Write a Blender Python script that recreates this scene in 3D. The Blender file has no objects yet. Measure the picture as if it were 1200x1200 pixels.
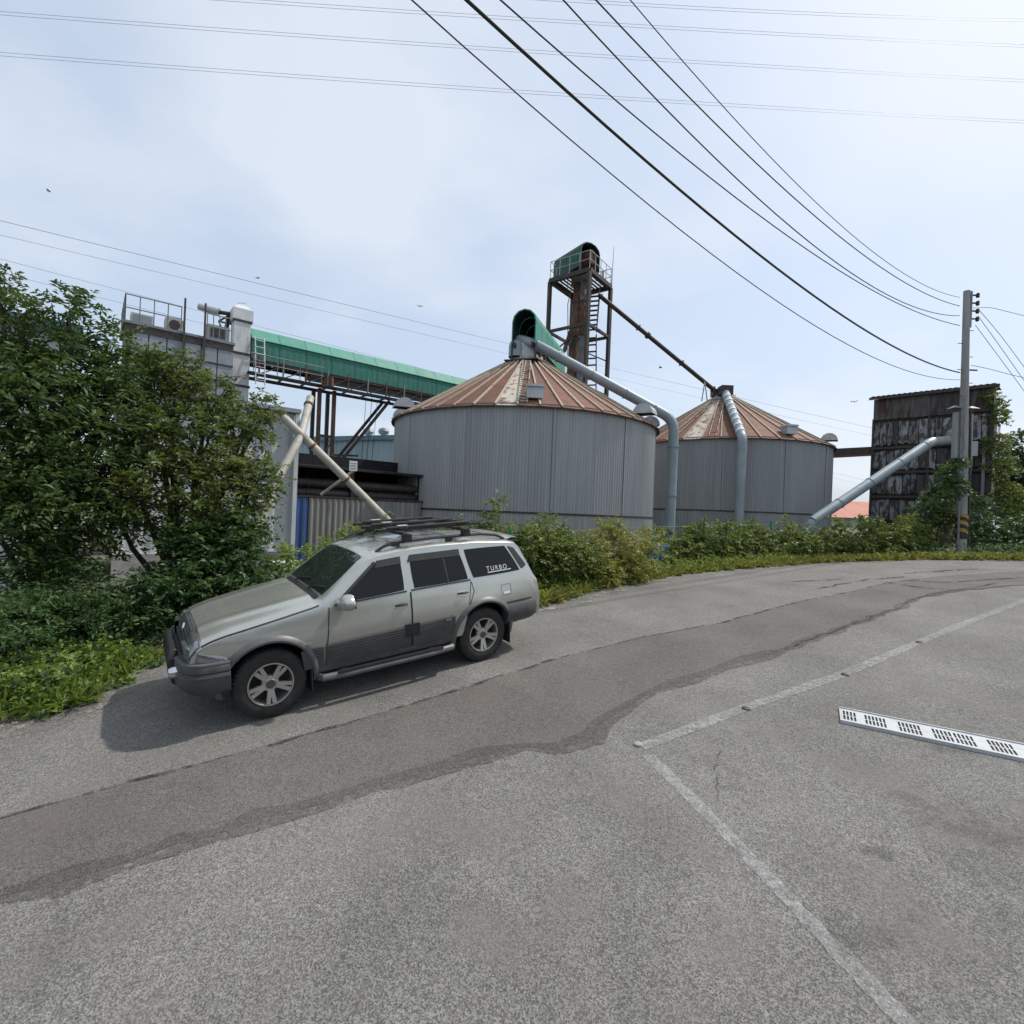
import bpy, bmesh, math, random
import numpy as np
from mathutils import Vector, Matrix
from math import radians, sin, cos, tan, pi, sqrt

# ------------------------------------------------------------------ camera, world, sun
random.seed(7)
RNG = np.random.default_rng(11)
scene = bpy.context.scene
col = scene.collection
ROLL = radians(2.3)
H = 2.64                       # camera height over the road
RIGHT = Vector((cos(ROLL), 0, sin(ROLL)))
FWD = Vector((0, 1, 0))
UP = Vector((-sin(ROLL), 0, cos(ROLL)))
CAM = Vector((0, 0, H / cos(ROLL)))
cd = bpy.data.cameras.new('camera')
cd.sensor_width = 36; cd.lens = 18.0; cd.clip_start = 0.05; cd.clip_end = 5000
cam = bpy.data.objects.new('camera', cd); col.objects.link(cam)
m3 = Matrix((RIGHT, UP, -FWD)).transposed()
cam.matrix_world = Matrix.Translation(CAM) @ m3.to_4x4()
scene.camera = cam

SUN_EL = radians(56)
SUN_AZ = math.atan2(0.93, 0.37)          # clockwise from +Y
sun_dir = Vector((sin(SUN_AZ) * cos(SUN_EL), cos(SUN_AZ) * cos(SUN_EL), sin(SUN_EL)))
sl = bpy.data.lights.new('sun', 'SUN'); sl.energy = 2.9; sl.angle = radians(1.6); sl.color = (1.0, 0.955, 0.88)
so = bpy.data.objects.new('sun', sl); col.objects.link(so)
so.rotation_euler = (-sun_dir).to_track_quat('-Z', 'Y').to_euler()

world = bpy.data.worlds.new('World'); scene.world = world; world.use_nodes = True
wn = world.node_tree; wn.nodes.clear()
def WN(t, **kw):
    n = wn.nodes.new(t)
    for k, v in kw.items(): setattr(n, k, v)
    return n
sky = WN('ShaderNodeTexSky', sky_type='NISHITA')
sky.sun_disc = False; sky.sun_elevation = SUN_EL; sky.sun_rotation = SUN_AZ
sky.air_density = 1.0; sky.dust_density = 3.2; sky.ozone_density = 1.6; sky.altitude = 50
tc = WN('ShaderNodeTexCoord')
sep = WN('ShaderNodeSeparateXYZ'); wn.links.new(tc.outputs['Generated'], sep.inputs[0])
zc = WN('ShaderNodeMath', operation='MAXIMUM'); zc.inputs[1].default_value = 0.0; wn.links.new(sep.outputs['Z'], zc.inputs[0])
za = WN('ShaderNodeMath', operation='ADD'); za.inputs[1].default_value = 0.22; wn.links.new(zc.outputs[0], za.inputs[0])
dx = WN('ShaderNodeMath', operation='DIVIDE'); wn.links.new(sep.outputs['X'], dx.inputs[0]); wn.links.new(za.outputs[0], dx.inputs[1])
dy = WN('ShaderNodeMath', operation='DIVIDE'); wn.links.new(sep.outputs['Y'], dy.inputs[0]); wn.links.new(za.outputs[0], dy.inputs[1])
cmb = WN('ShaderNodeCombineXYZ'); wn.links.new(dx.outputs[0], cmb.inputs[0]); wn.links.new(dy.outputs[0], cmb.inputs[1])
cmb.inputs[2].default_value = 3.1
cn = WN('ShaderNodeTexNoise'); cn.inputs['Scale'].default_value = 1.1; cn.inputs['Detail'].default_value = 7; cn.inputs['Roughness'].default_value = 0.5
wn.links.new(cmb.outputs[0], cn.inputs['Vector'])
cr = WN('ShaderNodeValToRGB'); cr.color_ramp.elements[0].position = 0.46; cr.color_ramp.elements[1].position = 0.64
cr.color_ramp.elements[0].color = (0.0, 0.0, 0.0, 1); cr.color_ramp.elements[1].color = (0.5, 0.5, 0.5, 1)
wn.links.new(cn.outputs['Fac'], cr.inputs[0])
hz = WN('ShaderNodeMix', data_type='RGBA'); hz.inputs['Factor'].default_value = 0.64
wn.links.new(sky.outputs[0], hz.inputs['A']); hz.inputs['B'].default_value = (4.1, 4.75, 5.6, 1)
mx = WN('ShaderNodeMix', data_type='RGBA'); wn.links.new(cr.outputs[0], mx.inputs['Factor'])
wn.links.new(hz.outputs['Result'], mx.inputs['A']); mx.inputs['B'].default_value = (5.3, 5.55, 5.9, 1)
bg = WN('ShaderNodeBackground'); bg.inputs['Strength'].default_value = 0.142
wn.links.new(mx.outputs['Result'], bg.inputs['Color'])
wo = WN('ShaderNodeOutputWorld'); wn.links.new(bg.outputs[0], wo.inputs[0])
vs = scene.view_settings
vs.view_transform = 'Standard'; vs.look = 'None'; vs.gamma = 1.0; vs.use_curve_mapping = False; vs.exposure = 0.28

# ------------------------------------------------------------------ helpers
def W(px, py, Y):
    """point seen at a photograph position, at depth Y metres"""
    return CAM + RIGHT * ((px - 600) / 600 * Y) + FWD * Y + UP * ((600 - py) / 600 * Y)
_gy = np.concatenate([[-3000, -12], np.arange(-11.9, 30.0, .1), [30.0, 3000]])
_gs = np.where(_gy <= -12, 0, np.where(_gy < 7.3, .0917, np.where(_gy < 11.3, .0917 - (_gy - 7.3) / 4 * .0842, .0075)))
_gh = np.concatenate([[0], np.cumsum((_gs[1:] + _gs[:-1]) / 2 * np.diff(_gy))]); _gh[-1] = _gh[-2]
_gh = _gh - np.interp(0, _gy, _gh) - H
def gh(Y):
    """the road climbs away from the camera, then levels out"""
    return float(np.interp(Y, _gy, _gh))
def C3(X, Y, z): return CAM + RIGHT * X + FWD * Y + UP * z
def G(X, Y, h=0.0):
    """point on the road surface"""
    return C3(X, Y, gh(Y) + h)
def GP(px, py):
    lo_, hi_ = .3, 200.0
    for _ in range(50):
        m_ = (lo_ + hi_) / 2
        if gh(m_) / m_ < (600 - py) / 600: lo_ = m_
        else: hi_ = m_
    return ((px - 600) / 600 * lo_, lo_)
def gz(x, y=20.0):
    return CAM.z + tan(ROLL) * max(-40, min(40, x)) + gh(y) / cos(ROLL)
def gpt(x, y, h=0.0):
    return Vector((x, y, gz(x, y) + h))
AX = Vector((0.77, 0.638, 0)).normalized()      # direction of the road and of the works beside it
AN = Vector((AX.y, -AX.x, 0))                    # faces the road

class MB:
    def __init__(s): s.v = []; s.f = []
    def add(s, vs, fs):
        o = len(s.v); s.v += [Vector(p) for p in vs]; s.f += [tuple(i + o for i in f) for f in fs]; return s
    def obox(s, c, ax, ay, az):
        c, ax, ay, az = map(Vector, (c, ax, ay, az))
        vs = [c + ax*i + ay*j + az*k for i in (-1, 1) for j in (-1, 1) for k in (-1, 1)]
        return s.add(vs, [(0,1,3,2),(4,6,7,5),(0,4,5,1),(2,3,7,6),(0,2,6,4),(1,5,7,3)])
    def box(s, c, size, M=None):
        X, Y, Z = Vector((size[0]/2,0,0)), Vector((0,size[1]/2,0)), Vector((0,0,size[2]/2))
        if M is not None: X, Y, Z = M@X, M@Y, M@Z
        return s.obox(c, X, Y, Z)
    def beam(s, a, b, w, h=None, upv=(0,0,1)):
        a, b = Vector(a), Vector(b); h = h or w; d = (b-a); L = d.length; d = d/L
        u = Vector(upv)
        if abs(d.dot(u)) > .98: u = Vector((AX.x, AX.y, 0))
        sd = d.cross(u).normalized(); u2 = sd.cross(d)
        return s.obox((a+b)/2, d*L/2, sd*w/2, u2*h/2)
    def tube(s, pts, r, n=8, cap=True):
        pts = [Vector(p) for p in pts]; rr = r if isinstance(r, (list, tuple)) else [r]*len(pts)
        o = len(s.v); prev = None
        for i, p in enumerate(pts):
            d = (pts[min(i+1, len(pts)-1)] - pts[max(i-1, 0)]).normalized()
            if prev is None:
                u = Vector((0,0,1)) if abs(d.z) < .9 else Vector((1,0,0))
                a = d.cross(u).normalized()
            else:
                a = (prev - d*prev.dot(d)).normalized()
            prev = a; b = d.cross(a)
            for k in range(n):
                t = 2*pi*k/n; s.v.append(p + (a*cos(t) + b*sin(t))*rr[i])
        for i in range(len(pts)-1):
            for k in range(n):
                k2 = (k+1) % n
                s.f.append((o+i*n+k, o+i*n+k2, o+(i+1)*n+k2, o+(i+1)*n+k))
        if cap:
            s.f.append(tuple(o+k for k in reversed(range(n)))); s.f.append(tuple(o+(len(pts)-1)*n+k for k in range(n)))
        return s
    def lathe(s, prof, n=24, M=None, close=False):
        """prof: (r, z) pairs turned round local z"""
        o = len(s.v); m = len(prof)
        for k in range(n):
            t = 2*pi*k/n
            for r, z in prof:
                p = Vector((r*cos(t), r*sin(t), z)); s.v.append(M@p if M is not None else p)
        for k in range(n):
            k2 = (k+1) % n
            for i in range(m if close else m-1):
                i2 = (i+1) % m
                s.f.append((o+k*m+i, o+k2*m+i, o+k2*m+i2, o+k*m+i2))
        return s
    def grid(s, rows):
        o = len(s.v); m = len(rows[0])
        for r in rows: s.v += [Vector(p) for p in r]
        for i in range(len(rows)-1):
            for j in range(m-1):
                s.f.append((o+i*m+j, o+i*m+j+1, o+(i+1)*m+j+1, o+(i+1)*m+j))
        return s
    def mesh(s, name, M=None):
        me = bpy.data.meshes.new(name)
        vs = [M@p for p in s.v] if M is not None else s.v
        me.from_pydata([tuple(p) for p in vs], [], s.f); me.update(); return me
    def build(s, name, m, parent=None, smooth=False, local=False):
        """vertices are given in world space unless local; parent's frame is taken off"""
        M = None
        if parent is not None and not local:
            r = parent
            while r.parent: r = r.parent
            M = r.matrix_basis.inverted()
        me = s.mesh(name, M); me.materials.append(m)
        if smooth: smooth_mesh(me)
        return link(name, me, parent)
def smooth_mesh(me, ang=40):
    me.polygons.foreach_set('use_smooth', [True]*len(me.polygons))
    try: me.set_sharp_from_angle(angle=radians(ang))
    except Exception: pass
def link(name, me, parent=None, M=None):
    o = bpy.data.objects.new(name, me); col.objects.link(o)
    if parent is not None: o.parent = parent
    if M is not None: o.matrix_basis = M
    return o
def tag(o, label, cat, group=None, kind=None):
    o['label'] = label; o['category'] = cat
    if group: o['group'] = group
    if kind: o['kind'] = kind
    return o
def thing(name, label, cat, loc=(0,0,0), group=None, M=None):
    o = bpy.data.objects.new(name, None); col.objects.link(o); o.empty_display_size = .2
    o.matrix_basis = M if M is not None else Matrix.Translation(Vector(loc))
    return tag(o, label, cat, group)
def structure(o):
    o['kind'] = 'structure'; return o

# ------------------------------------------------------------------ materials
def mat(name, c1, c2=None, scale=4.0, rough=.7, metal=0.0, bump=0.0, bscale=None, stretch=(1,1,1), lo=.35, hi=.65,
        detail=6, c3=None, s3=1.0, lo3=.5, hi3=.62, rnd=0.0, coat=0.0, stretch3=None, spec=.5):
    """two-tone noise, an optional third tone (rust, dirt, peeled paint) and a per-piece shift in value"""
    m = bpy.data.materials.new(name); m.use_nodes = True; nt = m.node_tree; nd = nt.nodes; ln = nt.links
    bs = nd['Principled BSDF']; bs.inputs['Roughness'].default_value = rough; bs.inputs['Metallic'].default_value = metal
    bs.inputs['Coat Weight'].default_value = coat; bs.inputs['Specular IOR Level'].default_value = spec
    tcd = nd.new('ShaderNodeTexCoord'); oi = nd.new('ShaderNodeObjectInfo')
    off = nd.new('ShaderNodeVectorMath'); off.operation = 'MULTIPLY_ADD'
    ln.new(oi.outputs['Random'], off.inputs[0]); off.inputs[1].default_value = (37, 53, 71); ln.new(tcd.outputs['Object'], off.inputs[2])
    def noise(sc, st, det=detail):
        mp = nd.new('ShaderNodeMapping'); mp.inputs['Scale'].default_value = st; ln.new(off.outputs[0], mp.inputs['Vector'])
        n = nd.new('ShaderNodeTexNoise'); n.inputs['Scale'].default_value = sc; n.inputs['Detail'].default_value = det
        n.inputs['Roughness'].default_value = .6; ln.new(mp.outputs[0], n.inputs['Vector']); return n
    def ramp(n, a, b):
        r = nd.new('ShaderNodeMapRange'); r.inputs['From Min'].default_value = a; r.inputs['From Max'].default_value = b
        ln.new(n.outputs['Fac'], r.inputs['Value']); return r
    n1 = noise(scale, stretch); r1 = ramp(n1, lo, hi)
    mixn = nd.new('ShaderNodeMix'); mixn.data_type = 'RGBA'
    mixn.inputs['A'].default_value = (*c1, 1); mixn.inputs['B'].default_value = (*(c2 or c1), 1); ln.new(r1.outputs[0], mixn.inputs['Factor'])
    out = mixn.outputs['Result']
    if c3:
        n3 = noise(s3, stretch3 or stretch, 8); r3 = ramp(n3, lo3, hi3)
        m2 = nd.new('ShaderNodeMix'); m2.data_type = 'RGBA'; ln.new(out, m2.inputs['A']); m2.inputs['B'].default_value = (*c3, 1)
        ln.new(r3.outputs[0], m2.inputs['Factor']); out = m2.outputs['Result']
    if rnd:
        mr = nd.new('ShaderNodeMapRange'); mr.inputs['To Min'].default_value = 1 - rnd; mr.inputs['To Max'].default_value = 1 + rnd
        ln.new(oi.outputs['Random'], mr.inputs['Value'])
        hs = nd.new('ShaderNodeHueSaturation'); ln.new(out, hs.inputs['Color']); ln.new(mr.outputs[0], hs.inputs['Value']); out = hs.outputs['Color']
    ln.new(out, bs.inputs['Base Color'])
    if bump:
        nb = noise(bscale or scale*4, (1,1,1)); b = nd.new('ShaderNodeBump'); b.inputs['Strength'].default_value = bump; b.inputs['Distance'].default_value = .02
        ln.new(nb.outputs['Fac'], b.inputs['Height']); ln.new(b.outputs[0], bs.inputs['Normal'])
    return m
def asphalt(name, dark, mid, light, chip=95.0, big=.35, tint=None, holes=None):
    m = bpy.data.materials.new(name); m.use_nodes = True; nt = m.node_tree; nd = nt.nodes; ln = nt.links
    bs = nd['Principled BSDF']; bs.inputs['Roughness'].default_value = .88; bs.inputs['Specular IOR Level'].default_value = .3
    g = nd.new('ShaderNodeNewGeometry'); pos = g.outputs['Position']
    vo = nd.new('ShaderNodeTexVoronoi'); vo.inputs['Scale'].default_value = chip; ln.new(pos, vo.inputs['Vector'])
    r = nd.new('ShaderNodeValToRGB'); e = r.color_ramp.elements
    e[0].position = .12; e[0].color = (*dark, 1); e[1].position = .9; e[1].color = (*light, 1); k = e.new(.5); k.color = (*mid, 1)
    sp = nd.new('ShaderNodeSeparateColor'); ln.new(vo.outputs['Color'], sp.inputs[0]); ln.new(sp.outputs[0], r.inputs[0])
    # coarser mottling that stays visible at distance
    n2 = nd.new('ShaderNodeTexNoise'); n2.inputs['Scale'].default_value = 26; n2.inputs['Detail'].default_value = 4; ln.new(pos, n2.inputs['Vector'])
    n3 = nd.new('ShaderNodeTexNoise'); n3.inputs['Scale'].default_value = .75; n3.inputs['Detail'].default_value = 7; n3.inputs['Roughness'].default_value = .62; ln.new(pos, n3.inputs['Vector'])
    def mr(n, a, b, c, d):
        q = nd.new('ShaderNodeMapRange'); q.inputs['From Min'].default_value = a; q.inputs['From Max'].default_value = b
        q.inputs['To Min'].default_value = c; q.inputs['To Max'].default_value = d; ln.new(n.outputs['Fac'], q.inputs['Value']); return q
    a = mr(n2, .3, .7, .86, 1.14); b = mr(n3, .3, .7, 1-big/2, 1+big/2)
    mu = nd.new('ShaderNodeMath'); mu.operation = 'MULTIPLY'; ln.new(a.outputs[0], mu.inputs[0]); ln.new(b.outputs[0], mu.inputs[1])
    mm = nd.new('ShaderNodeVectorMath'); mm.operation = 'SCALE'; ln.new(r.outputs[0], mm.inputs[0]); ln.new(mu.outputs[0], mm.inputs['Scale'])
    out = mm.outputs[0]
    if tint:
        n4 = nd.new('ShaderNodeTexNoise'); n4.inputs['Scale'].default_value = 1.7; n4.inputs['Detail'].default_value = 6; ln.new(pos, n4.inputs['Vector'])
        q = mr(n4, .5, .7, 0, .55); m2 = nd.new('ShaderNodeMix'); m2.data_type = 'RGBA'
        ln.new(out, m2.inputs['A']); m2.inputs['B'].default_value = (*tint, 1); ln.new(q.outputs[0], m2.inputs['Factor']); out = m2.outputs['Result']
    ln.new(out, bs.inputs['Base Color'])
    bp = nd.new('ShaderNodeBump'); bp.inputs['Strength'].default_value = .55; bp.inputs['Distance'].default_value = .006
    ln.new(vo.outputs['Distance'], bp.inputs['Height']); ln.new(bp.outputs[0], bs.inputs['Normal'])
    if holes:      # worn paint: bare road shows through where the film has gone
        n5 = nd.new('ShaderNodeTexNoise'); n5.inputs['Scale'].default_value = holes[0]; n5.inputs['Detail'].default_value = 8; n5.inputs['Roughness'].default_value = .75; ln.new(pos, n5.inputs['Vector'])
        q = mr(n5, holes[1], holes[2], 0, 1); ln.new(q.outputs[0], bs.inputs['Alpha'])
    return m
def leafmat(name, dark, light, warm=None, wamt=.25, trans=.35):
    m = bpy.data.materials.new(name); m.use_nodes = True; nt = m.node_tree; nd = nt.nodes; ln = nt.links
    for n in list(nd): nd.remove(n)
    g = nd.new('ShaderNodeNewGeometry'); r = nd.new('ShaderNodeValToRGB'); e = r.color_ramp.elements
    e[0].color = (*dark, 1); e[1].color = (*light, 1); e[1].position = 1 - wamt
    if warm: k = e.new(1.0); k.color = (*warm, 1)
    n = nd.new('ShaderNodeTexNoise'); n.inputs['Scale'].default_value = 1.3; n.inputs['Detail'].default_value = 3; ln.new(g.outputs['Position'], n.inputs['Vector'])
    ad = nd.new('ShaderNodeMath'); ad.operation = 'MULTIPLY_ADD'; ad.inputs[1].default_value = .55
    ln.new(g.outputs['Random Per Island'], ad.inputs[0])
    q = nd.new('ShaderNodeMapRange'); q.inputs['From Min'].default_value = .3; q.inputs['From Max'].default_value = .7; q.inputs['To Max'].default_value = .45
    ln.new(n.outputs['Fac'], q.inputs['Value']); ln.new(q.outputs[0], ad.inputs[2]); ln.new(ad.outputs[0], r.inputs[0])
    bs = nd.new('ShaderNodeBsdfPrincipled'); bs.inputs['Roughness'].default_value = .5; bs.inputs['Specular IOR Level'].default_value = .35
    ln.new(r.outputs[0], bs.inputs['Base Color'])
    tr = nd.new('ShaderNodeBsdfTranslucent')
    hs = nd.new('ShaderNodeHueSaturation'); hs.inputs['Hue'].default_value = .48; hs.inputs['Saturation'].default_value = 1.1; hs.inputs['Value'].default_value = 1.5
    ln.new(r.outputs[0], hs.inputs['Color']); ln.new(hs.outputs[0], tr.inputs[0])
    ms = nd.new('ShaderNodeMixShader'); ms.inputs[0].default_value = trans; ln.new(bs.outputs[0], ms.inputs[1]); ln.new(tr.outputs[0], ms.inputs[2])
    o = nd.new('ShaderNodeOutputMaterial'); ln.new(ms.outputs[0], o.inputs[0]); return m
def glassy(name, c, rough=.04, metal=0):
    m = bpy.data.materials.new(name); m.use_nodes = True; b = m.node_tree.nodes['Principled BSDF']
    b.inputs['Base Color'].default_value = (*c, 1); b.inputs['Roughness'].default_value = rough; b.inputs['Metallic'].default_value = metal
    b.inputs['IOR'].default_value = 1.38; return m

M = {}
M['road'] = asphalt('road', (.090,.086,.078), (.150,.145,.135), (.232,.225,.210), chip=130, big=.46, tint=(.162,.151,.132))
M['patch'] = asphalt('patch', (.076,.069,.062), (.116,.106,.097), (.168,.154,.142), chip=150, big=.42, tint=(.128,.112,.10))
M['patch_soft'] = asphalt('patch_soft', (.076,.069,.062), (.116,.106,.097), (.168,.154,.142), chip=150, big=.42, holes=(11, .36, .66))
M['patch_edge'] = asphalt('patch_edge', (.02,.019,.018), (.045,.042,.038), (.09,.085,.08), chip=90, holes=(5, .44, .60))
M['stain'] = asphalt('stain', (.085,.082,.076), (.125,.121,.114), (.185,.18,.17), chip=130, holes=(2.6, .52, 1.0))
M['crack'] = asphalt('crack', (.02,.02,.02), (.04,.04,.038), (.07,.07,.065), chip=90, holes=(6, .42, .5))
M['paint_line'] = asphalt('paint_line', (.30,.295,.285), (.42,.415,.405), (.55,.545,.53), chip=120, holes=(16, .34, .84))
M['soil'] = mat('soil', (.075,.068,.045), (.13,.12,.085), 2.0, .95, bump=.6, c3=(.05,.07,.022), s3=.6)
M['gravel'] = asphalt('gravel', (.10,.09,.075), (.22,.205,.18), (.36,.34,.31), chip=90, big=.5, holes=(3, .40, .62))
M['galv'] = mat('galv', (.285,.292,.295), (.345,.352,.355), 1.2, .55, .2, stretch=(1.6,1.6,.12), c3=(.225,.228,.228), s3=2.2, lo3=.50, hi3=.85, stretch3=(2.5,2.5,.07))
M['galv2'] = mat('galv2', (.25,.26,.267), (.305,.316,.322), 1.0, .55, .2, stretch=(1.6,1.6,.12), c3=(.205,.21,.212), s3=2.0, lo3=.5, hi3=.85, stretch3=(2,2,.07))
M['galv_new'] = mat('galv_new', (.33,.35,.36), (.45,.47,.48), 3, .5, .4)
M['duct'] = mat('duct', (.21,.26,.285), (.29,.335,.36), 1.5, .5, .15, stretch=(1,1,.5), c3=(.16,.17,.17), s3=3, lo3=.55, hi3=.8)
M['roof_rust'] = mat('roof_rust', (.125,.050,.030), (.185,.076,.043), 2.2, .75, .05, c3=(.28,.21,.14), s3=1.6, lo3=.62, hi3=.82, rnd=.28, stretch3=(.6,.6,1))
M['roof_pale'] = mat('roof_pale', (.42,.38,.30), (.52,.50,.45), 3, .7, 0, c3=(.17,.08,.05), s3=3.0, lo3=.50, hi3=.60)
M['seam'] = mat('seam', (.33,.28,.205), (.43,.38,.30), 3, .7, 0, c3=(.17,.09,.06), s3=3, lo3=.54, hi3=.70, rnd=.25)
M['dark_steel'] = mat('dark_steel', (.035,.032,.032), (.07,.06,.055), 6, .6, .4, c3=(.12,.06,.035), s3=2.5, lo3=.52, hi3=.7)
M['rust_steel'] = mat('rust_steel', (.11,.055,.035), (.20,.10,.06), 5, .8, .2, c3=(.05,.04,.035), s3=2.5, lo3=.5, hi3=.65)
M['grey_steel'] = mat('grey_steel', (.16,.165,.17), (.24,.245,.25), 4, .6, .3, c3=(.14,.09,.06), s3=2, lo3=.55, hi3=.75)
M['tan_pipe'] = mat('tan_pipe', (.34,.32,.28), (.44,.42,.37), 3, .65, .1, c3=(.20,.15,.10), s3=2.4, lo3=.52, hi3=.72)
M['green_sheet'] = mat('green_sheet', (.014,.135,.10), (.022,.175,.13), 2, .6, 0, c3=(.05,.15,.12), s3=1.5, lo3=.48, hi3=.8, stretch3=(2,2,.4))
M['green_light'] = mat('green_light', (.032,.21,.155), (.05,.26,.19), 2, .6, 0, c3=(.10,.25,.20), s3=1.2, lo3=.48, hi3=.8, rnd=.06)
M['green_dark'] = mat('green_dark', (.010,.070,.052), (.016,.10,.072), 2, .65, 0, c3=(.03,.06,.05), s3=2, lo3=.5, hi3=.75)
M['green_inside_shade'] = mat('green_inside_shade', (.004,.022,.017), (.006,.03,.022), 2, .9)  # near-black green: shade inside the covers put into the colour
M['white_panel'] = mat('white_panel', (.42,.44,.455), (.50,.52,.53), 1.4, .6, 0, stretch=(1,1,.25), c3=(.33,.33,.32), s3=1.6, lo3=.55, hi3=.8, stretch3=(2,2,.2))
M['grey_panel'] = mat('grey_panel', (.21,.235,.26), (.275,.30,.325), 1.6, .6, .1, stretch=(1,1,.3), rnd=.08, c3=(.18,.19,.2), s3=2, lo3=.55, hi3=.8)
M['white_steel'] = mat('white_steel', (.50,.51,.51), (.60,.61,.61), 2, .55, 0, c3=(.30,.27,.23), s3=2.2, lo3=.58, hi3=.75, stretch3=(2,2,.4))
M['concrete'] = mat('concrete', (.27,.265,.25), (.37,.36,.34), 3, .9, 0, bump=.4, c3=(.17,.17,.16), s3=1.5, lo3=.52, hi3=.75)
M['pale_blue'] = mat('pale_blue', (.34,.47,.52), (.42,.54,.58), 1.2, .6, 0, stretch=(1,1,.3))
M['blue_roof'] = mat('blue_roof', (.16,.27,.33), (.21,.33,.39), 2, .6)
M['teal_roof'] = mat('teal_roof', (.035,.10,.095), (.05,.14,.13), 2, .6)
M['red_roof'] = mat('red_roof', (.42,.16,.11), (.50,.21,.15), 1.5, .75, stretch=(1,1,1))
M['blue_sheet'] = mat('blue_sheet', (.025,.075,.20), (.035,.10,.26), 2, .55, 0, stretch=(3,3,.3), c3=(.10,.12,.15), s3=3, lo3=.6, hi3=.8)
M['fence_sheet'] = mat('fence_sheet', (.19,.19,.18), (.27,.265,.25), 2, .7, .1, stretch=(3,3,.25), rnd=.1, c3=(.17,.085,.05), s3=2.5, lo3=.58, hi3=.70, stretch3=(3,3,.35))
M['black_cloth'] = mat('black_cloth', (.008,.008,.009), (.016,.016,.017), 5, .9)
M['scrap'] = mat('scrap', (.26,.27,.28), (.17,.175,.18), 5, .85, .0, stretch=(1,1,.5), c3=(.058,.050,.046), s3=3.6, lo3=.45, hi3=.55, rnd=.35, stretch3=(1.2,1.2,.6))
M['scrap_dark'] = mat('scrap_dark', (.045,.041,.040), (.075,.068,.065), 5, .85, .0, stretch=(1,1,.4), c3=(.15,.15,.15), s3=2.6, lo3=.58, hi3=.65, rnd=.3)
M['shed_fascia'] = mat('shed_fascia', (.065,.058,.054), (.10,.092,.088), 3, .8, .1, stretch=(2,2,.4), c3=(.045,.026,.02), s3=2.2, lo3=.46, hi3=.6, rnd=.3)
M['pole'] = mat('pole', (.25,.245,.235), (.33,.325,.31), 3, .9, 0, bump=.25, stretch=(1,1,.3), c3=(.16,.16,.155), s3=2.0, lo3=.52, hi3=.75, stretch3=(3,3,.3))
M['black_band'] = mat('black_band', (.02,.02,.02), (.035,.033,.03), 6, .7)
M['yellow_band'] = mat('yellow_band', (.42,.25,.02), (.34,.20,.03), 6, .7, c3=(.14,.10,.04), s3=6, lo3=.55, hi3=.7)
M['wire'] = mat('wire', (.02,.02,.022), None, rough=.6)
M['line_wire'] = mat('line_wire', (.22,.23,.24), None, rough=.5, metal=.3)
M['bark'] = mat('bark', (.055,.045,.035), (.10,.085,.065), 12, .95, bump=.6, stretch=(1,1,.25))
M['white_plastic'] = mat('white_plastic', (.42,.435,.45), (.50,.515,.53), 3, .5, c3=(.33,.325,.31), s3=7, lo3=.52, hi3=.72)
M['opening_shade'] = mat('opening_shade', (.008,.01,.010), (.016,.02,.018), 40, .8)  # near-black tone for the shade in vent mouths and strip slots
M['blue_tarp'] = mat('blue_tarp', (.02,.12,.30), (.03,.16,.36), 3, .5, bump=.4)
M['green_post'] = mat('green_post', (.02,.15,.075), (.03,.19,.10), 6, .5)
M['sign_white'] = mat('sign_white', (.50,.51,.51), (.60,.60,.60), 4, .6)
M['sign_grey'] = mat('sign_grey', (.22,.26,.25), None, rough=.7)
# foliage
M['leaf_tree'] = leafmat('leaf_tree', (.030,.060,.018), (.078,.13,.038), (.14,.17,.05), .22)
M['leaf_warm'] = leafmat('leaf_warm', (.044,.076,.020), (.112,.155,.042), (.20,.175,.065), .26)
M['leaf_shrub'] = leafmat('leaf_shrub', (.027,.062,.021), (.078,.142,.046), (.12,.18,.06), .2)
M['leaf_bright'] = leafmat('leaf_bright', (.085,.145,.026), (.175,.255,.052), (.27,.30,.085), .28)
M['leaf_hedge'] = leafmat('leaf_hedge', (.065,.102,.027), (.15,.20,.052), (.25,.24,.08), .28)
M['leaf_yellow'] = leafmat('leaf_yellow', (.115,.15,.038), (.24,.25,.065), (.34,.29,.10), .3)
M['leaf_far'] = leafmat('leaf_far', (.024,.052,.022), (.062,.105,.042), (.09,.13,.05), .2)
# car
M['silver'] = mat('silver', (.45,.455,.415), (.50,.505,.46), 1.5, .25, .65, coat=.5, c3=(.37,.37,.335), s3=3, lo3=.55, hi3=.85)
M['clad'] = mat('clad', (.048,.048,.049), (.066,.066,.066), 6, .5, 0, c3=(.115,.11,.105), s3=4, lo3=.52, hi3=.78)
M['flare'] = mat('flare', (.085,.084,.086), (.115,.113,.113), 6, .45, c3=(.15,.145,.14), s3=3, lo3=.55, hi3=.8)
M['car_black'] = mat('car_black', (.012,.012,.013), (.022,.022,.022), 8, .5)
M['tyre'] = mat('tyre', (.016,.016,.016), (.03,.029,.027), 14, .85, bump=.2)
M['alloy'] = mat('alloy', (.52,.51,.48), (.60,.59,.56), 6, .35, .85, c3=(.25,.22,.18), s3=8, lo3=.6, hi3=.8)
M['chrome'] = mat('chrome', (.65,.66,.66), None, rough=.15, metal=1.0)
M['tint'] = glassy('tint', (.006,.007,.008), .03)
M['windscreen'] = glassy('windscreen', (.018,.028,.024), .03)
M['lens'] = mat('lens', (.16,.17,.18), (.26,.27,.28), 20, .12, .5, coat=1.0)
M['red_lens'] = mat('red_lens', (.28,.012,.012), (.20,.01,.01), 9, .2, 0, coat=1.0)
M['white_ink'] = mat('white_ink', (.55,.56,.56), None, rough=.5)

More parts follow.
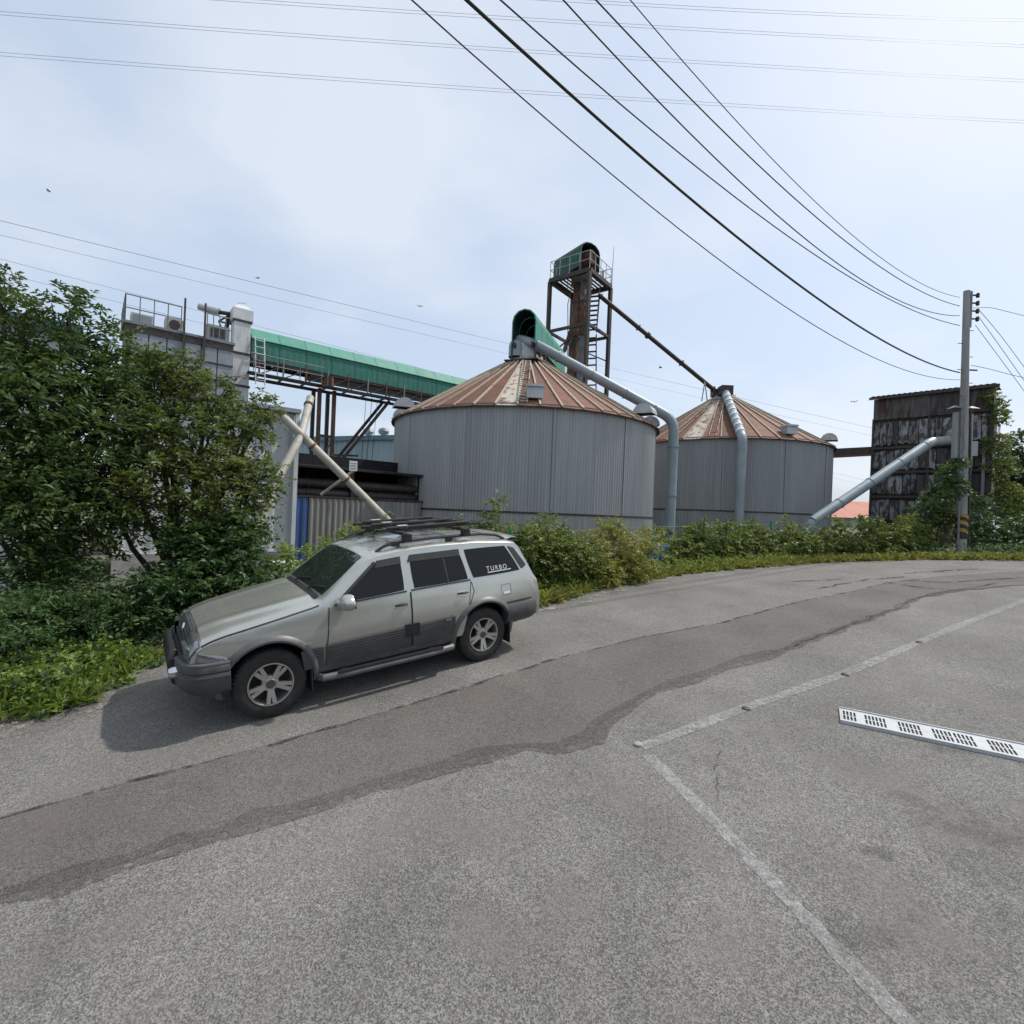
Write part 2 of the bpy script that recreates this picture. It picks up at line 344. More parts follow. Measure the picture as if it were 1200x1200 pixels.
# ------------------------------------------------------------------ ground and road
YCUT = [-24,-18,-12,-8,-4,0,3,5,6.5] + [round(7+.25*i,2) for i in range(20)] + [12.5,14,17,20,24,28,30]
def ground():
    xs = [-3000,-600,-150,-60,-40] + list(range(-36,40,4)) + [40,60,150,600,3000]
    ys = [-600,-150,-60,-30] + YCUT + [32,40,50,70,110,200,600,3000]
    mb = MB(); mb.grid([[(x, y, gz(x, y) - .014) for x in xs] for y in ys])
    structure(mb.build('ground', M['soil']))
ground()
def ragged(pts, step=.35, amp=.05, seed=1):
    r = random.Random(seed); out = []
    for (a, b) in zip(pts[:-1], pts[1:]):
        a, b = Vector(a), Vector(b); n = max(1, int((b-a).length/step))
        for i in range(n):
            p = a.lerp(b, i/n); out.append((p.x + r.uniform(-amp, amp), p.y + r.uniform(-amp, amp)))
    out.append(tuple(pts[-1])); return out
def sheet(name, outline, h, m, parent=None):
    bm = bmesh.new(); vs = [bm.verts.new((x, y, 0)) for x, y in outline]
    f = bm.faces.new(vs); f.normal_update()
    if f.normal.z < 0: f.normal_flip()
    bmesh.ops.triangulate(bm, faces=bm.faces[:])
    for yc in YCUT: bmesh.ops.bisect_plane(bm, geom=bm.verts[:]+bm.edges[:]+bm.faces[:], dist=1e-5, plane_co=(0,yc,0), plane_no=(0,1,0))
    for v in bm.verts: v.co = G(v.co.x, v.co.y, h)
    me = bpy.data.meshes.new(name); bm.to_mesh(me); bm.free(); me.materials.append(m)
    return link(name, me, parent)
def ribbon(name, pts, w, h, m, jit=0.0, seed=3):
    r = random.Random(seed); mb = MB(); rows = []
    for i, p in enumerate(pts):
        a = Vector(pts[max(0, i-1)]); b = Vector(pts[min(len(pts)-1, i+1)]); d = (b-a).normalized(); n = Vector((-d.y, d.x))
        ww = (w(i/(len(pts)-1)) if callable(w) else w) * (1 + r.uniform(-jit, jit)); p = Vector(p)
        q = p + n*ww/2; s = p - n*ww/2
        rows.append([G(q.x, q.y, h), G(s.x, s.y, h)])
    mb.grid(rows); return mb.build(name, m)
EDGE = [(-34,-20),(-16,-4),(-9,1.8)] + [GP(*q) for q in ((-170,872),(0,847),(55,840),(100,823),(140,798),(190,770),(330,752),(480,732),(632,711),(700,691),(760,679),(800,673),(860,667),(940,661),(1000,658),(1080,656),(1200,657),(1330,661))] + [(36,16)]
edge_r = ragged(EDGE, .4, .06, 5)
structure(sheet('road', edge_r + [(36,-23.9),(-34,-23.9)], 0.0, M['road']))
# brown repair strip along the road
UPP = [GP(-260,1045), GP(0,958), GP(200,905), GP(400,851), GP(560,801), GP(640,776), GP(740,750), GP(850,729), GP(930,707), GP(1000,693), GP(1040,683),
       GP(1100,676), GP(1160,672), GP(1260,667)]
LOW = [GP(1260,681), GP(1180,687), GP(1120,693), GP(1075,701), GP(1050,714), GP(1000,732), GP(930,757), GP(850,783), GP(790,801), GP(745,822), GP(705,845), GP(692,864),
       GP(655,880), GP(618,877), GP(560,886), GP(470,914), GP(300,962), GP(150,1008), GP(0,1052), GP(-300,1130)]
upr = ragged(UPP, .25, .022, 8); lor = ragged(LOW, .25, .03, 9)
structure(sheet('repair_strip', upr + lor, .004, M['patch']))
structure(ribbon('strip_edge', upr, lambda t: .045, .008, M['patch_edge'], .6, 1))
structure(ribbon('strip_edge', lor[:int(len(lor)*.60)], lambda t: .035, .010, M['patch_edge'], .7, 2))
structure(ribbon('strip_fringe', lor, lambda t: .09 + .16*t, .007, M['patch_soft'], .5, 12))
def lerp_line(pts, n):
    out = []
    for a, b in zip(pts[:-1], pts[1:]):
        for i in range(n): out.append(Vector(a).lerp(Vector(b), i/n))
    out.append(Vector(pts[-1])); return out
structure(ribbon('road_marking', lerp_line([GP(752,876), GP(870,831), GP(990,790), GP(1080,752), GP(1200,705), GP(1330,676)], 10), .125, .008, M['paint_line'], .10, 4))
structure(ribbon('road_marking', lerp_line([GP(760,886), GP(840,965), GP(920,1050), GP(1062,1200), GP(1250,1420)], 12), .105, .005, M['paint_line'], .18, 5))
for i, (px, py) in enumerate([(748,873),(874,831),(990,791),(1077,753)]):
    mb = MB(); c = G(*GP(px, py), .010); mb.lathe([(.001,.012),(.03,.011),(.042,.004),(.046,-.01)], 12, Matrix.Translation(c))
    tag(mb.build('marker_nail', M['concrete'] if i == 0 else M['dark_steel'], smooth=True),
        ['round pale marker nail at the corner of the painted lines', 'round dark marker nail in the painted line, first from the corner',
         'round dark marker nail in the painted line, second from the corner', 'round dark marker nail in the painted line, farthest from the corner'][i], 'marker nail', 'marker nails on the painted line')
def crack(pts, w, seed, jit=.05):
    q = lerp_line(pts, 7); r = random.Random(seed)
    q = [p + Vector((r.uniform(-jit,jit), r.uniform(-jit,jit))) for p in q]
    structure(ribbon('road_crack', q, w, .012, M['crack'], .7, seed))
crack([GP(1060,680), GP(1110,683), GP(1150,680), GP(1200,677)], .07, 1)
crack([GP(1040,683), GP(1080,689), GP(1120,692)], .06, 2)
crack([GP(960,690), GP(1010,680), GP(1060,676)], .05, 3)
crack([GP(1060,672), GP(1110,669), GP(1145,667)], .07, 4)
crack([GP(930,682), GP(985,679)], .05, 5)
crack([GP(845,880), GP(838,900), GP(842,935)], .005, 6, .012)
crack([GP(1075,700), GP(1110,693), GP(1170,684)], .05, 7)
for i, (px, py, rx, ry) in enumerate([(1150,985,.9,.5),(1010,1040,.8,.45),(1190,880,.9,.6),(880,900,.7,.4)]):
    c0 = Vector(GP(px, py)); structure(sheet('road_stain', [(c0.x+rx*cos(2*pi*k/28)*(1+.2*sin(3*k)), c0.y+ry*sin(2*pi*k/28)*(1+.2*cos(2.3*k))) for k in range(28)], .003, M['stain']))
# loose grit along the verge
gr = [(x+.0, y) for x, y in edge_r[20:]]
structure(ribbon('verge_grit', [Vector(p) + Vector((.12,-.14)) for p in edge_r], lambda t: .6, .006, M['gravel'], .5, 11))

# ------------------------------------------------------------------ silos
def silo(cx, cy, label, wallm, npan, pale, vents, ladder_ang, pale_prob, seed):
    R, HW, RISE, SK = 6.0, 5.82, 3.72, 1.93
    z0 = CAM.z - 1.95 + tan(ROLL)*cx; t = thing('grain_silo', label, 'silo', (cx, cy, z0), 'corrugated grain silos'); r = random.Random(seed)
    def wall(z0_, z1_, Rr, name, ribs=312):
        n = ribs*4; mb = MB(); rows = []
        for z in np.linspace(z0_, z1_, 5):
            rows.append([((Rr + (.020, .006, -.012, .006)[k % 4])*cos(2*pi*k/n), (Rr + (.020, .006, -.012, .006)[k % 4])*sin(2*pi*k/n), z) for k in range(n+1)])
        mb.grid(rows); return mb.build(name, wallm, t, smooth=False, local=True)
    w = wall(SK, HW, R, 'wall'); wall(-.1, SK, R + .012, 'skirt')
    MB().lathe([(R+.0,SK-.035),(R+.055,SK-.035),(R+.055,SK+.03),(R+.0,SK+.03)], 96, close=True).build('base_ring', M['dark_steel'], t, local=True)
    MB().lathe([(R-.02,HW-.07),(R+.06,HW-.07),(R+.07,HW+.02),(R-.02,HW+.02)], 96, close=True).build('eave_ring', M['grey_steel'], t, local=True)
    # vertical panel joints
    for k in range(12):
        a = 2*pi*(k+.3)/12; mb = MB(); d = Vector((cos(a), sin(a), 0)); s = Vector((-sin(a), cos(a), 0))
        mb.obox(d*(R+.024) + Vector((0,0,(SK+HW)/2)), d*.012, s*.035, Vector((0,0,(HW-SK)/2-.08))); mb.build('wall_joint', wallm, t, local=True)
    # roof sheets: one object each
    da = 2*pi/npan; Re, Rt = R + .17, .62; ze = HW - .10 + .02; zt = HW + RISE - .38
    def sheet_mesh(m, nm):
        mb = MB(); rows = []
        for u in (0, .35, .7, 1):
            rr = Re + (Rt-Re)*u; z = ze + (zt-ze)*u
            rows.append([(rr*cos(a), rr*sin(a), z + dz) for a, dz in ((-da*.5, .0), (-da*.18, -.012), (da*.18, -.012), (da*.5, .0))])
        mb.grid([list(x) for x in rows]); rows2 = [[(p[0]*.999, p[1]*.999, p[2]-.03) for p in rw] for rw in rows]; mb.grid([rw[::-1] for rw in rows2])
        mb.add(rows[0] + rows2[0][::-1], [tuple(range(8))])
        me = mb.mesh(nm); me.materials.append(m); return me
    def seam_mesh(m):
        mb = MB(); a0 = Vector((Re+.01, 0, ze+.03)); a1 = Vector((Rt, 0, zt+.03)); mb.beam(a0, a1, .06, .06); me = mb.mesh('roof_seam'); me.materials.append(m); return me
    me1, me2, ms = sheet_mesh(M['roof_rust'], 'roof_sheet'), sheet_mesh(M['roof_pale'], 'roof_sheet'), seam_mesh(M['seam'])
    for k in range(npan):
        a = 2*pi*k/npan
        link('roof_sheet', me2 if (k in pale or r.random() < pale_prob) else me1, t, Matrix.Rotation(a, 4, 'Z'))
        link('roof_seam', ms, t, Matrix.Rotation(a + da/2, 4, 'Z'))
    MB().lathe([(Rt+.12,zt-.09),(Rt+.10,zt+.10),(Rt-.1,zt+.16),(.44,zt+.32),(.42,zt+.5),(0,zt+.55)], 28).build('roof_cap', M['galv_new'], t, True, True)
    # roof ladder
    def slope(rr, a, dz=0): return Vector((rr*cos(a), rr*sin(a), ze + (Re-rr)/(Re-Rt)*(zt-ze) + dz))
    for a0, a1 in ladder_ang:
        mb = MB(); s = Vector((-sin(a0), cos(a0), 0)); 
        for q in (-.17, .17): mb.beam(slope(Re-.1, a0, .07)+s*q, slope(Rt+.2, a0, .07)+s*q, .035)
        mb.build('ladder_rails', M['roof_pale'], t, local=True)
        rm = MB(); rm.box((0,0,0), (.045, .40, .04)); rme = rm.mesh('rung'); rme.materials.append(M['roof_pale'])
        for k in range(22):
            p = slope(Re-.2-k*.235, a0, .07); link('rung', rme, t, Matrix.Translation(p) @ Matrix.Rotation(a0, 4, 'Z'))
    # eave vents
    for a, kind in vents:
        Mx = Matrix.Translation(slope(R-.45, a, .05)) @ Matrix.Rotation(a, 4, 'Z')
        mb = MB()
        if kind == 'box':
            mb.box((0,0,.12), (.5,.52,.42)); b = mb.build('roof_vent', M['galv_new'], t, local=True); b.matrix_basis = Mx
            h = MB(); h.box((.03,0,.36), (.66,.62,.09)); h.box((.27,0,.12),(.03,.62,.40)); h.build('hood', M['white_panel'], b, local=True)
        else:
            prof = []
            n = 9; rows = []
            for k in range(n):
                th = pi*.02 + (pi*.98)*k/(n-1)
                rows.append([(.34-.42*cos(th) - .1, y, .42*sin(th)) for y in (-.33, -.15, .15, .33)])
            mb.grid(rows)
            for y in (-.33, .33):
                o = [(.34-.42*cos(pi*.02 + pi*.98*k/(n-1)) - .1, y, .42*sin(pi*.02 + pi*.98*k/(n-1))) for k in range(n)]
                mb.add(o, [tuple(range(n)) if y > 0 else tuple(reversed(range(n)))])
            b = mb.build('roof_vent', M['galv_new'], t, local=True); b.matrix_basis = Mx
            h = MB(); h.box((.27,0,.02), (.56,.60,.03)); h.build('mouth_shade', M['opening_shade'], b, local=True)  # dark slab painted as the shade in the vent mouth
    return t, z0
S1 = Vector((.45, 24.3)); S2 = Vector((13.1, 32.4))
A_near = lambda c: math.atan2(-c.y, -c.x)
a1 = A_near(S1)
silo(S1.x, S1.y, 'larger, nearer corrugated grain silo with rusty cone roof behind the parked car', M['galv'], 48, {35}, 
     [(a1+.055,'box'), (a1-1.12,'hood'), (a1-1.55,'hood'), (a1+1.02,'hood'), (a1+1.5,'hood'), (a1+2.3,'hood'), (a1-2.4,'hood')], [(a1-.02, 0)], .0, 3)
a2 = A_near(S2)
silo(S2.x, S2.y, 'farther corrugated grain silo with pale patched roof, under the thin black chute', M['galv2'], 40, set(), 
     [(a2-.95,'hood'), (a2+.62,'box'), (a2+1.35,'hood'), (a2+2.4,'hood'), (a2-2.2,'hood')], [(a2-.45, 0), (a2-.08, 0)], .12, 5)

# ------------------------------------------------------------------ ducts
def bend(pts, r=.5, n=6):
    """round the corners of a polyline"""
    pts = [Vector(p) for p in pts]; out = [pts[0]]
    for a, b, c in zip(pts[:-2], pts[1:-1], pts[2:]):
        u = (a-b).normalized()*r; v = (c-b).normalized()*r
        for i in range(n+1):
            q = i/n; out.append((b+u)*(1-q)**2 + b*2*q*(1-q) + (b+v)*q*q)
    out.append(pts[-1]); return out
def flange(mb, p, d, r, w=.03):
    d = Vector(d).normalized(); mb.tube([Vector(p)-d*w, Vector(p)+d*w], r, 20)
cap1 = Vector((S1.x, S1.y, CAM.z-1.95+5.82+3.72))
elb = W(790, 492, 22.9); top1 = W(608, 398, 23.9); foot = gpt(elb.x, elb.y, -.1)
t = thing('transfer_duct', 'long blue-grey duct sloping over the nearer silo roof, then dropping to the hedge', 'duct', (foot.x, foot.y, foot.z+.1))
MB().tube(bend([top1, W(625,402,23.4), elb, elb + Vector((0,0,-1.2))], .55), .225, 20, False).build('sloping_pipe', M['duct'], t, True)
MB().tube([elb + Vector((0,0,-1.15)), foot], .225, 20).build('vertical_pipe', M['duct'], t, True)
for q in (.18, .42, .66, .86):
    p = W(625,402,23.4).lerp(elb, q); mb = MB(); flange(mb, p, elb - W(625,402,23.4), .265); mb.build('flange', M['duct'], t, True)
for z in (1.2, 3.4):
    mb = MB(); flange(mb, elb + Vector((0,0,-z)), (0,0,1), .265); mb.build('flange', M['duct'], t, True)
mb = MB(); c = W(606,404,23.8)
mb.lathe([(.0,.22),(.2,.2),(.34,.08),(.38,-.1),(.38,-.6)], 20, Matrix.Translation(c)); mb.build('inlet_hood', M['duct'], t, True)
# second silo duct
e2 = W(870, 512, 25.9); tp2 = W(850, 460, 31.6); f2 = gpt(e2.x, e2.y, -.1)
t = thing('transfer_duct', 'segmented pale duct down the front of the farther silo roof and wall', 'duct', (f2.x, f2.y, f2.z+.1))
MB().tube([e2.lerp(tp2,.04)+Vector((0,0,0)), tp2], .23, 20).build('sloping_pipe', M['duct'], t, True)
MB().tube(bend([e2.lerp(tp2,.05), e2, e2+Vector((0,0,-.8))], .3), .225, 20).build('elbow', M['duct'], t, True)
MB().tube([e2+Vector((0,0,-.75)), f2], .22, 20).build('vertical_pipe', M['duct'], t, True)
for k in range(9):
    mb = MB(); p = e2.lerp(tp2, .06+.11*k); d = (tp2-e2).normalized(); mb.tube([p, p+d*.34], [.26,.235], 20); mb.build('sleeve', M['white_panel'], t, True)
MB().box(tp2+Vector((0,0,.1)), (.7,.7,.55)).build('inlet_box', M['dark_steel'], t)
# sloping pipe from the shed down behind the hedge
pa, pb = W(952, 611, 24.6), W(1088, 520, 26.4)
t = thing('sloping_duct', 'straight blue-grey duct leaning from the hedge up to the rusty shed', 'duct', gpt(pa.x, pa.y))
MB().tube([pa, pb], .24, 20).build('pipe', M['duct'], t, True)
pc = W(1112, 516, 27.2); MB().tube(bend([pb-(pb-pa).normalized()*.1, pb+(pb-pa).normalized()*.25, pc, pc+Vector((.9,1.0,0))],.25), .225, 20).build('elbow', M['galv_new'], t, True)
for q in (.22,.48,.74,.97):
    mb = MB(); flange(mb, pa.lerp(pb,q), pb-pa, .262); mb.build('flange', M['duct'], t, True)
MB().tube([pa, gpt(pa.x-.8, pa.y-.2, .0)], .24, 16).build('lower_pipe', M['duct'], t, True)
# dark bridge beam between farther silo and shed
t = thing('link_beam', 'dark horizontal beam bridging from the farther silo to the rusty shed', 'beam', W(975,531,30.6))
MB().beam(W(965,531,30.6), W(1024,528,30.2), .5, .42).build('beam', M['dark_steel'], t)
MB().beam(W(965,536,30.3), W(1022,533,29.9), .12, .12).build('flange', M['rust_steel'], t)

# ------------------------------------------------------------------ bucket elevator tower
TC = Vector((3.62, 31.2)); th = radians(188)
corners = [TC + Vector((cos(th + k*pi/2), sin(th + k*pi/2)))*1.9 for k in range(4)]      # left, front, right, back
zb = gz(TC.x); ztop = W(677, 333, 31.2).z; zhead = ztop + 2.1
t = thing('elevator_tower', 'tall rusty steel bucket elevator tower with green hood, behind the nearer silo', 'tower', (TC.x, TC.y, zb))
for c in corners: MB().beam((c.x, c.y, zb-.1), (c.x, c.y, ztop-.06), .2).build('leg', M['dark_steel'], t)
levels = [zb+2.5, zb+5.6, zb+8.9, W(677,392,31.2).z]
for z in levels:
    for k in range(4):
        a, b = corners[k], corners[(k+1)%4]; MB().beam((a.x,a.y,z), (b.x,b.y,z), .13, .16).build('girt', M['dark_steel'], t)
for z in levels[1:]:
    for k in (0, 2):
        a, b = corners[k], corners[(k+1)%4]; MB().beam((a.x,a.y,z-1.5), (b.x,b.y,z-.1), .07).build('brace', M['dark_steel'], t)
for k in range(4):
    a, b = corners[k], corners[(k+1)%4]; MB().beam((a.x,a.y,ztop), (b.x,b.y,ztop), .22, .24).build('platform_beam', M['dark_steel'], t)
gx = (corners[1]-corners[0]).normalized(); gy = (corners[3]-corners[0]).normalized(); S = (corners[1]-corners[0]).length
for k in range(11):
    o = corners[0] + gx*(S*(k+.5)/11); e = o + gy*S
    MB().beam((o.x,o.y,ztop+.13), (e.x,e.y,ztop+.13), .13, .04).build('deck_bar', M['grey_steel'], t)
for k in range(4):
    a, b = corners[k], corners[(k+1)%4]
    for hh in (.55, 1.05): MB().tube([(a.x,a.y,ztop+hh+.1), (b.x,b.y,ztop+hh+.1)], .022, 6).build('guard_rail', M['galv_new'], t)
    for q in (0, .25, .5, .75):
        p = a.lerp(b, q); MB().tube([(p.x,p.y,ztop+.1), (p.x,p.y,ztop+1.15)], .022, 6).build('guard_post', M['galv_new'], t)
RT = Matrix.Rotation(th+pi/4, 3, 'Z')
for q, w_, m_ in ((-.24, .26, 'rust_steel'), (.22, .24, 'grey_steel')):
    c = TC + gx*q; hgt_ = ztop+1.0-zb; nseg = 8
    for k in range(nseg):
        z_ = zb + hgt_*(k+.5)/nseg; MB().box((c.x, c.y, z_), (w_, w_+.08, hgt_/nseg-.02), RT).build('elevator_trunk', M[m_] if k % 3 else M['rust_steel'], t)
        MB().box((c.x, c.y, zb + hgt_*(k+1)/nseg), (w_+.07, w_+.14, .06), RT).build('trunk_band', M['dark_steel'], t)
rq = random.Random(8)
for k in range(9):       # loose brackets and ties round the trunks
    z_ = zb + 6 + k*1.15; a_ = TC + gx*rq.uniform(-.6,-.1); b_ = TC + gx*rq.uniform(.1,.7) + gy*rq.uniform(-.4,.4)
    MB().beam((a_.x,a_.y,z_), (b_.x,b_.y,z_+rq.uniform(-.5,.5)), .05).build('tie', M['rust_steel'], t)
mb = MB(); c = TC; mb.tube([(c.x-gx.x*.85, c.y-gx.y*.85, ztop+1.35), (c.x+gx.x*.85, c.y+gx.y*.85, ztop+1.35)], .48, 16); mb.build('head_drum', M['rust_steel'], t, True)
mb = MB(); mb.tube([(c.x+gx.x*.3, c.y+gx.y*.3, ztop+.2), (c.x+gx.x*1.1, c.y+gx.y*1.1, ztop+.9)], .2, 10); mb.build('motor', M['dark_steel'], t, True)
# green hood over the head, vaulted, open to the road
def vault(c, d, L, w, hside, harch, m_out, parent, name, z, thick=.05, m_in=None):
    d = Vector(d).normalized(); s = Vector((-d.y, d.x, 0)); c = Vector(c)
    prof = [(-w/2,0),(-w/2,hside)] + [(-w/2*cos(pi*k/6), hside + harch*sin(pi*k/6)) for k in range(1,6)] + [(w/2,hside),(w/2,0)]
    seg = max(2, int(L/.9)); first = None
    for i in range(seg):
        o = []
        for q in (i/seg + .004, (i+1)/seg - .004):
            o.append([c + d*(L*q) + s*y + Vector((0,0,z+zz)) for y, zz in prof])
        inn = [[c + d*(L*q) + s*(y*(1-2*thick/w)) + Vector((0,0,z+zz-(thick if zz > .1 else 0))) for y, zz in prof] for q in (i/seg + .004, (i+1)/seg - .004)]
        mb = MB(); mb.grid([inn[1], inn[0]]); mb.build('inside_shade', M['green_inside_shade'], parent)  # inner faces carry the shade under the cover in their colour
        mb = MB(); mb.grid(o)
        n = len(prof)
        for a in range(n-1):
            mb.add([o[0][a], o[0][a+1], inn[0][a+1], inn[0][a]], [(0,3,2,1)]); mb.add([o[1][a], o[1][a+1], inn[1][a+1], inn[1][a]], [(0,1,2,3)])
        mb.build(name, m_out, parent)
hd = Vector((gx.x*.35+.6, -.75, 0)).normalized()
hd = Vector((.55,-.83,0)).normalized()
vault(Vector((TC.x,TC.y,0)) - hd*1.55 + Vector((-.15,0,0)), hd, 2.6, 1.5, 1.05, .5, M['green_dark'], t, 'hood_sheet', ztop+.55)
for q in (-1.4, 1.2):
    for sgn in (-1, 1):
        p = TC + Vector((hd.x, hd.y))*q + Vector((-hd.y, hd.x))*.9*sgn; MB().beam((p.x-.15,p.y,ztop+.1),(p.x-.15,p.y,ztop+.6),.07).build('hood_post', M['dark_steel'], t)
# zigzag stair inside the frame
zs = [levels[1], levels[2], levels[3], ztop]
for i in range(3):
    a = corners[2].lerp(corners[3], .25).lerp(TC, .25); b = corners[2].lerp(corners[1], .3).lerp(TC, .45)
    p0, p1 = ((a, b) if i % 2 else (b, a))
    A, B = Vector((p0.x,p0.y,zs[i]+.1)), Vector((p1.x,p1.y,zs[i+1]-.05)); sd = Vector(((B-A).y, -(B-A).x, 0)).normalized()*.28
    for sg in (-1, 1): MB().beam(A+sd*sg, B+sd*sg, .05, .16).build('stair_stringer', M['dark_steel'], t)
    for k in range(9): MB().obox(A.lerp(B,(k+.5)/9), sd, Vector((B-A).to_2d().normalized().to_3d())*.11, Vector((0,0,.018))).build('stair_tread', M['dark_steel'], t)
    MB().tube([A+sd+Vector((0,0,.9)), B+sd+Vector((0,0,.9))], .02, 6).build('stair_rail', M['grey_steel'], t)
MB().tube([(corners[2].x+.05, corners[2].y, ztop), (corners[2].x+.1, corners[2].y, W(714,284,31).z)], [.03,.012], 6).build('lightning_rod', M['grey_steel'], t)
for s_ in range(3):      # hanging cables round the trunk
    r = random.Random(s_); p = [Vector((TC.x-.7+.5*s_+r.uniform(-.1,.1), TC.y-.6, ztop-.2-k*1.3)) + Vector((r.uniform(-.15,.15), 0, 0)) for k in range(7)]
    MB().tube(p, .025, 5).build('cable', M['rust_steel'], t)
MB().tube([W(676,366,30.6), W(661,412,30.7)], .13, 10).build('spout', M['rust_steel'], t)

# thin black chute to the farther silo
ca, cb_ = W(701, 345, 30.4), W(838, 458, 32.3)
t = thing('grain_chute', 'thin black grain chute slanting from the tower down to the farther silo', 'chute', cb_)
MB().tube([ca, cb_], .13, 12).build('pipe', M['dark_steel'], t, True)
for q in (.02,.33,.41,.70,.98):
    mb = MB(); flange(mb, ca.lerp(cb_,q), cb_-ca, .20, .09 if q == .41 else .03); mb.build('collar', M['dark_steel'], t, True)
MB().box(cb_+Vector((.15,0,-.15)), (.7,.5,.45)).build('outlet_box', M['dark_steel'], t)
for dx in (-.15,.2): MB().beam(W(826,447,32.0)+Vector((0,0,0)), W(826,447,32.0)+Vector((dx,0,-1.25)), .05).build('prop', M['galv_new'], t)

# ------------------------------------------------------------------ green covered conveyor on the nearer silo
va = W(613, 404, 23.2); vb_ = W(651, 424, 28.6); d = (vb_-va); d.z = 0
t = thing('covered_conveyor', 'short green vaulted conveyor cover with open end above the nearer silo peak', 'conveyor', (va.x, va.y, cap1.z))
vault(Vector((va.x, va.y, 0)), d, d.length, 1.15, 1.05, .55, M['green_light'], t, 'cover_sheet', va.z+.05)
s = Vector((-d.y, d.x, 0)).normalized()
pr = [(-.55,0),(-.55,1.0)] + [(-.55*cos(pi*k/6), 1.0+.5*sin(pi*k/6)) for k in range(1,6)] + [(.55,1.0),(.55,0)]
MB().add([va+d*.97+s*y+Vector((0,0,.05+z)) for y, z in pr], [tuple(range(len(pr)))]).build('end_blocker', M['green_dark'], t)  # added to close the far end and keep the inside dark
MB().add([va+d*.4+s*y+Vector((0,0,.02)) for y in (-.54,.54)]+[va+d*.97+s*y+Vector((0,0,.02)) for y in (.54,-.54)], [(0,1,2,3)]).build('floor_sheet', M['green_dark'], t)
for y in (-.42,.42): MB().beam(va+s*y+Vector((0,0,.02)), va+d+s*y+Vector((0,0,.02)), .10, .2).build('side_rail', M['dark_steel'], t)
MB().beam(va+Vector((0,0,.35))+d*.08, va+d+Vector((0,0,.35)), .55, .08).build('belt', M['black_cloth'], t)
for q in (.02,.15,.30):
    for y in (-.56,.56):
        p = va+d*q+s*y; MB().beam(p+Vector((0,0,-.75)), p+Vector((0,0,.2)), .07).build('post', M['dark_steel'], t)
MB().box(va+d*.12+Vector((0,0,-.15)), (.7,.7,.7)).build('discharge_box', M['galv_new'], t)
MB().beam(va-s*.8+Vector((0,0,-.72)), va+s*.8+Vector((0,0,-.72)), .5, .05).build('catwalk', M['dark_steel'], t)

# ------------------------------------------------------------------ long green conveyor gallery
GA = W(291, 400, 26.0); GZ = CAM.z + 8.75          # ridge height
g0 = Vector((GA.x, GA.y, 0)); GL = 16.0
t = thing('conveyor_gallery', 'long green roofed conveyor gallery on steel trusses running behind the nearer silo', 'conveyor', (GA.x, GA.y, gz(GA.x)))
nx = Vector((AN.x, AN.y, 0))
def gp(q, out, z): return g0 + AX*q + nx*out + Vector((0,0,z))
seg = 12
for i in range(seg):
    a, b = GL*i/seg + .01, GL*(i+1)/seg - .01
    mb = MB(); sec = [(-.7,GZ),(.22,GZ),(.76,GZ-.62),(.74,GZ-.66),(.2,GZ-.05),(-.7,GZ-.05)]; n = len(sec)
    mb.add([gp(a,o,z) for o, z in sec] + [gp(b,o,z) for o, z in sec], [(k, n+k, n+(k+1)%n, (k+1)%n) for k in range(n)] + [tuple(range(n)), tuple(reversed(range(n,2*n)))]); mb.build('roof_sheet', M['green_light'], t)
    mb = MB(); n = 16; top = []; bot = []
    for k in range(n+1):
        q = a + (b-a)*k/n; o = .70 + (.006 if k % 4 in (1, 2) else 0); top.append(gp(q, o, GZ-.60)); bot.append(gp(q, o, GZ-1.60))
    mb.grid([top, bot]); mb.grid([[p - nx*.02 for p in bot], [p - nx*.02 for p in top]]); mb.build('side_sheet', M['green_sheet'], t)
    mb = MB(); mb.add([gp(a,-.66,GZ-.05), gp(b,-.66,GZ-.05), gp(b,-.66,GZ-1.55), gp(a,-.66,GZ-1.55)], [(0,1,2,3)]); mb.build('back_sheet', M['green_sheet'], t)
for z, o in ((GZ-1.66,.62),(GZ-1.66,-.6),(GZ-2.35,.62),(GZ-2.35,-.6)):
    MB().beam(gp(-.2,o,z), gp(GL,o,z), .12, .16).build('chord', M['dark_steel'], t)
MB().beam(gp(3.0,.0,GZ-1.75), gp(GL,.0,GZ-1.75), 1.1, .34).build('conveyor_trough', M['dark_steel'], t)
for i in range(14):
    q = .4 + i*1.15
    MB().beam(gp(q,.68,GZ-2.40), gp(q,.68,GZ-1.4), .07).build('truss_post', M['grey_steel'] if i % 2 else M['rust_steel'], t)
    if q+1.15 < GL: MB().beam(gp(q,.66,GZ-2.33), gp(q+1.15,.66,GZ-1.70), .05).build('truss_brace', M['dark_steel'], t)
    MB().beam(gp(q,-.62,GZ-2.36), gp(q,.66,GZ-2.36), .08).build('cross_beam', M['dark_steel'], t)
MB().beam(gp(-.2,1.0,GZ-2.42), gp(GL,1.0,GZ-2.42), .62, .05).build('walkway', M['dark_steel'], t)
for z in (GZ-1.95, GZ-1.5): MB().tube([gp(-.2,1.3,z), gp(3.4,1.3,z)], .022, 6).build('hand_rail', M['grey_steel'], t)
for k in range(4): MB().tube([gp(k*1.1,1.3,GZ-2.4), gp(k*1.1,1.3,GZ-1.5)], .02, 6).build('rail_post', M['grey_steel'], t)
# ladder at the head end
for s_ in (0,.42): MB().tube([gp(.1+s_,1.42,GZ-3.0), gp(.1+s_,.95,GZ-.55)], .03, 6).build('ladder_rail', M['white_steel'], t)
for k in range(7): MB().tube([gp(.1,1.42-.067*k,GZ-2.8+k*.34), gp(.52,1.42-.067*k,GZ-2.8+k*.34)], .018, 6).build('rung', M['white_steel'], t)
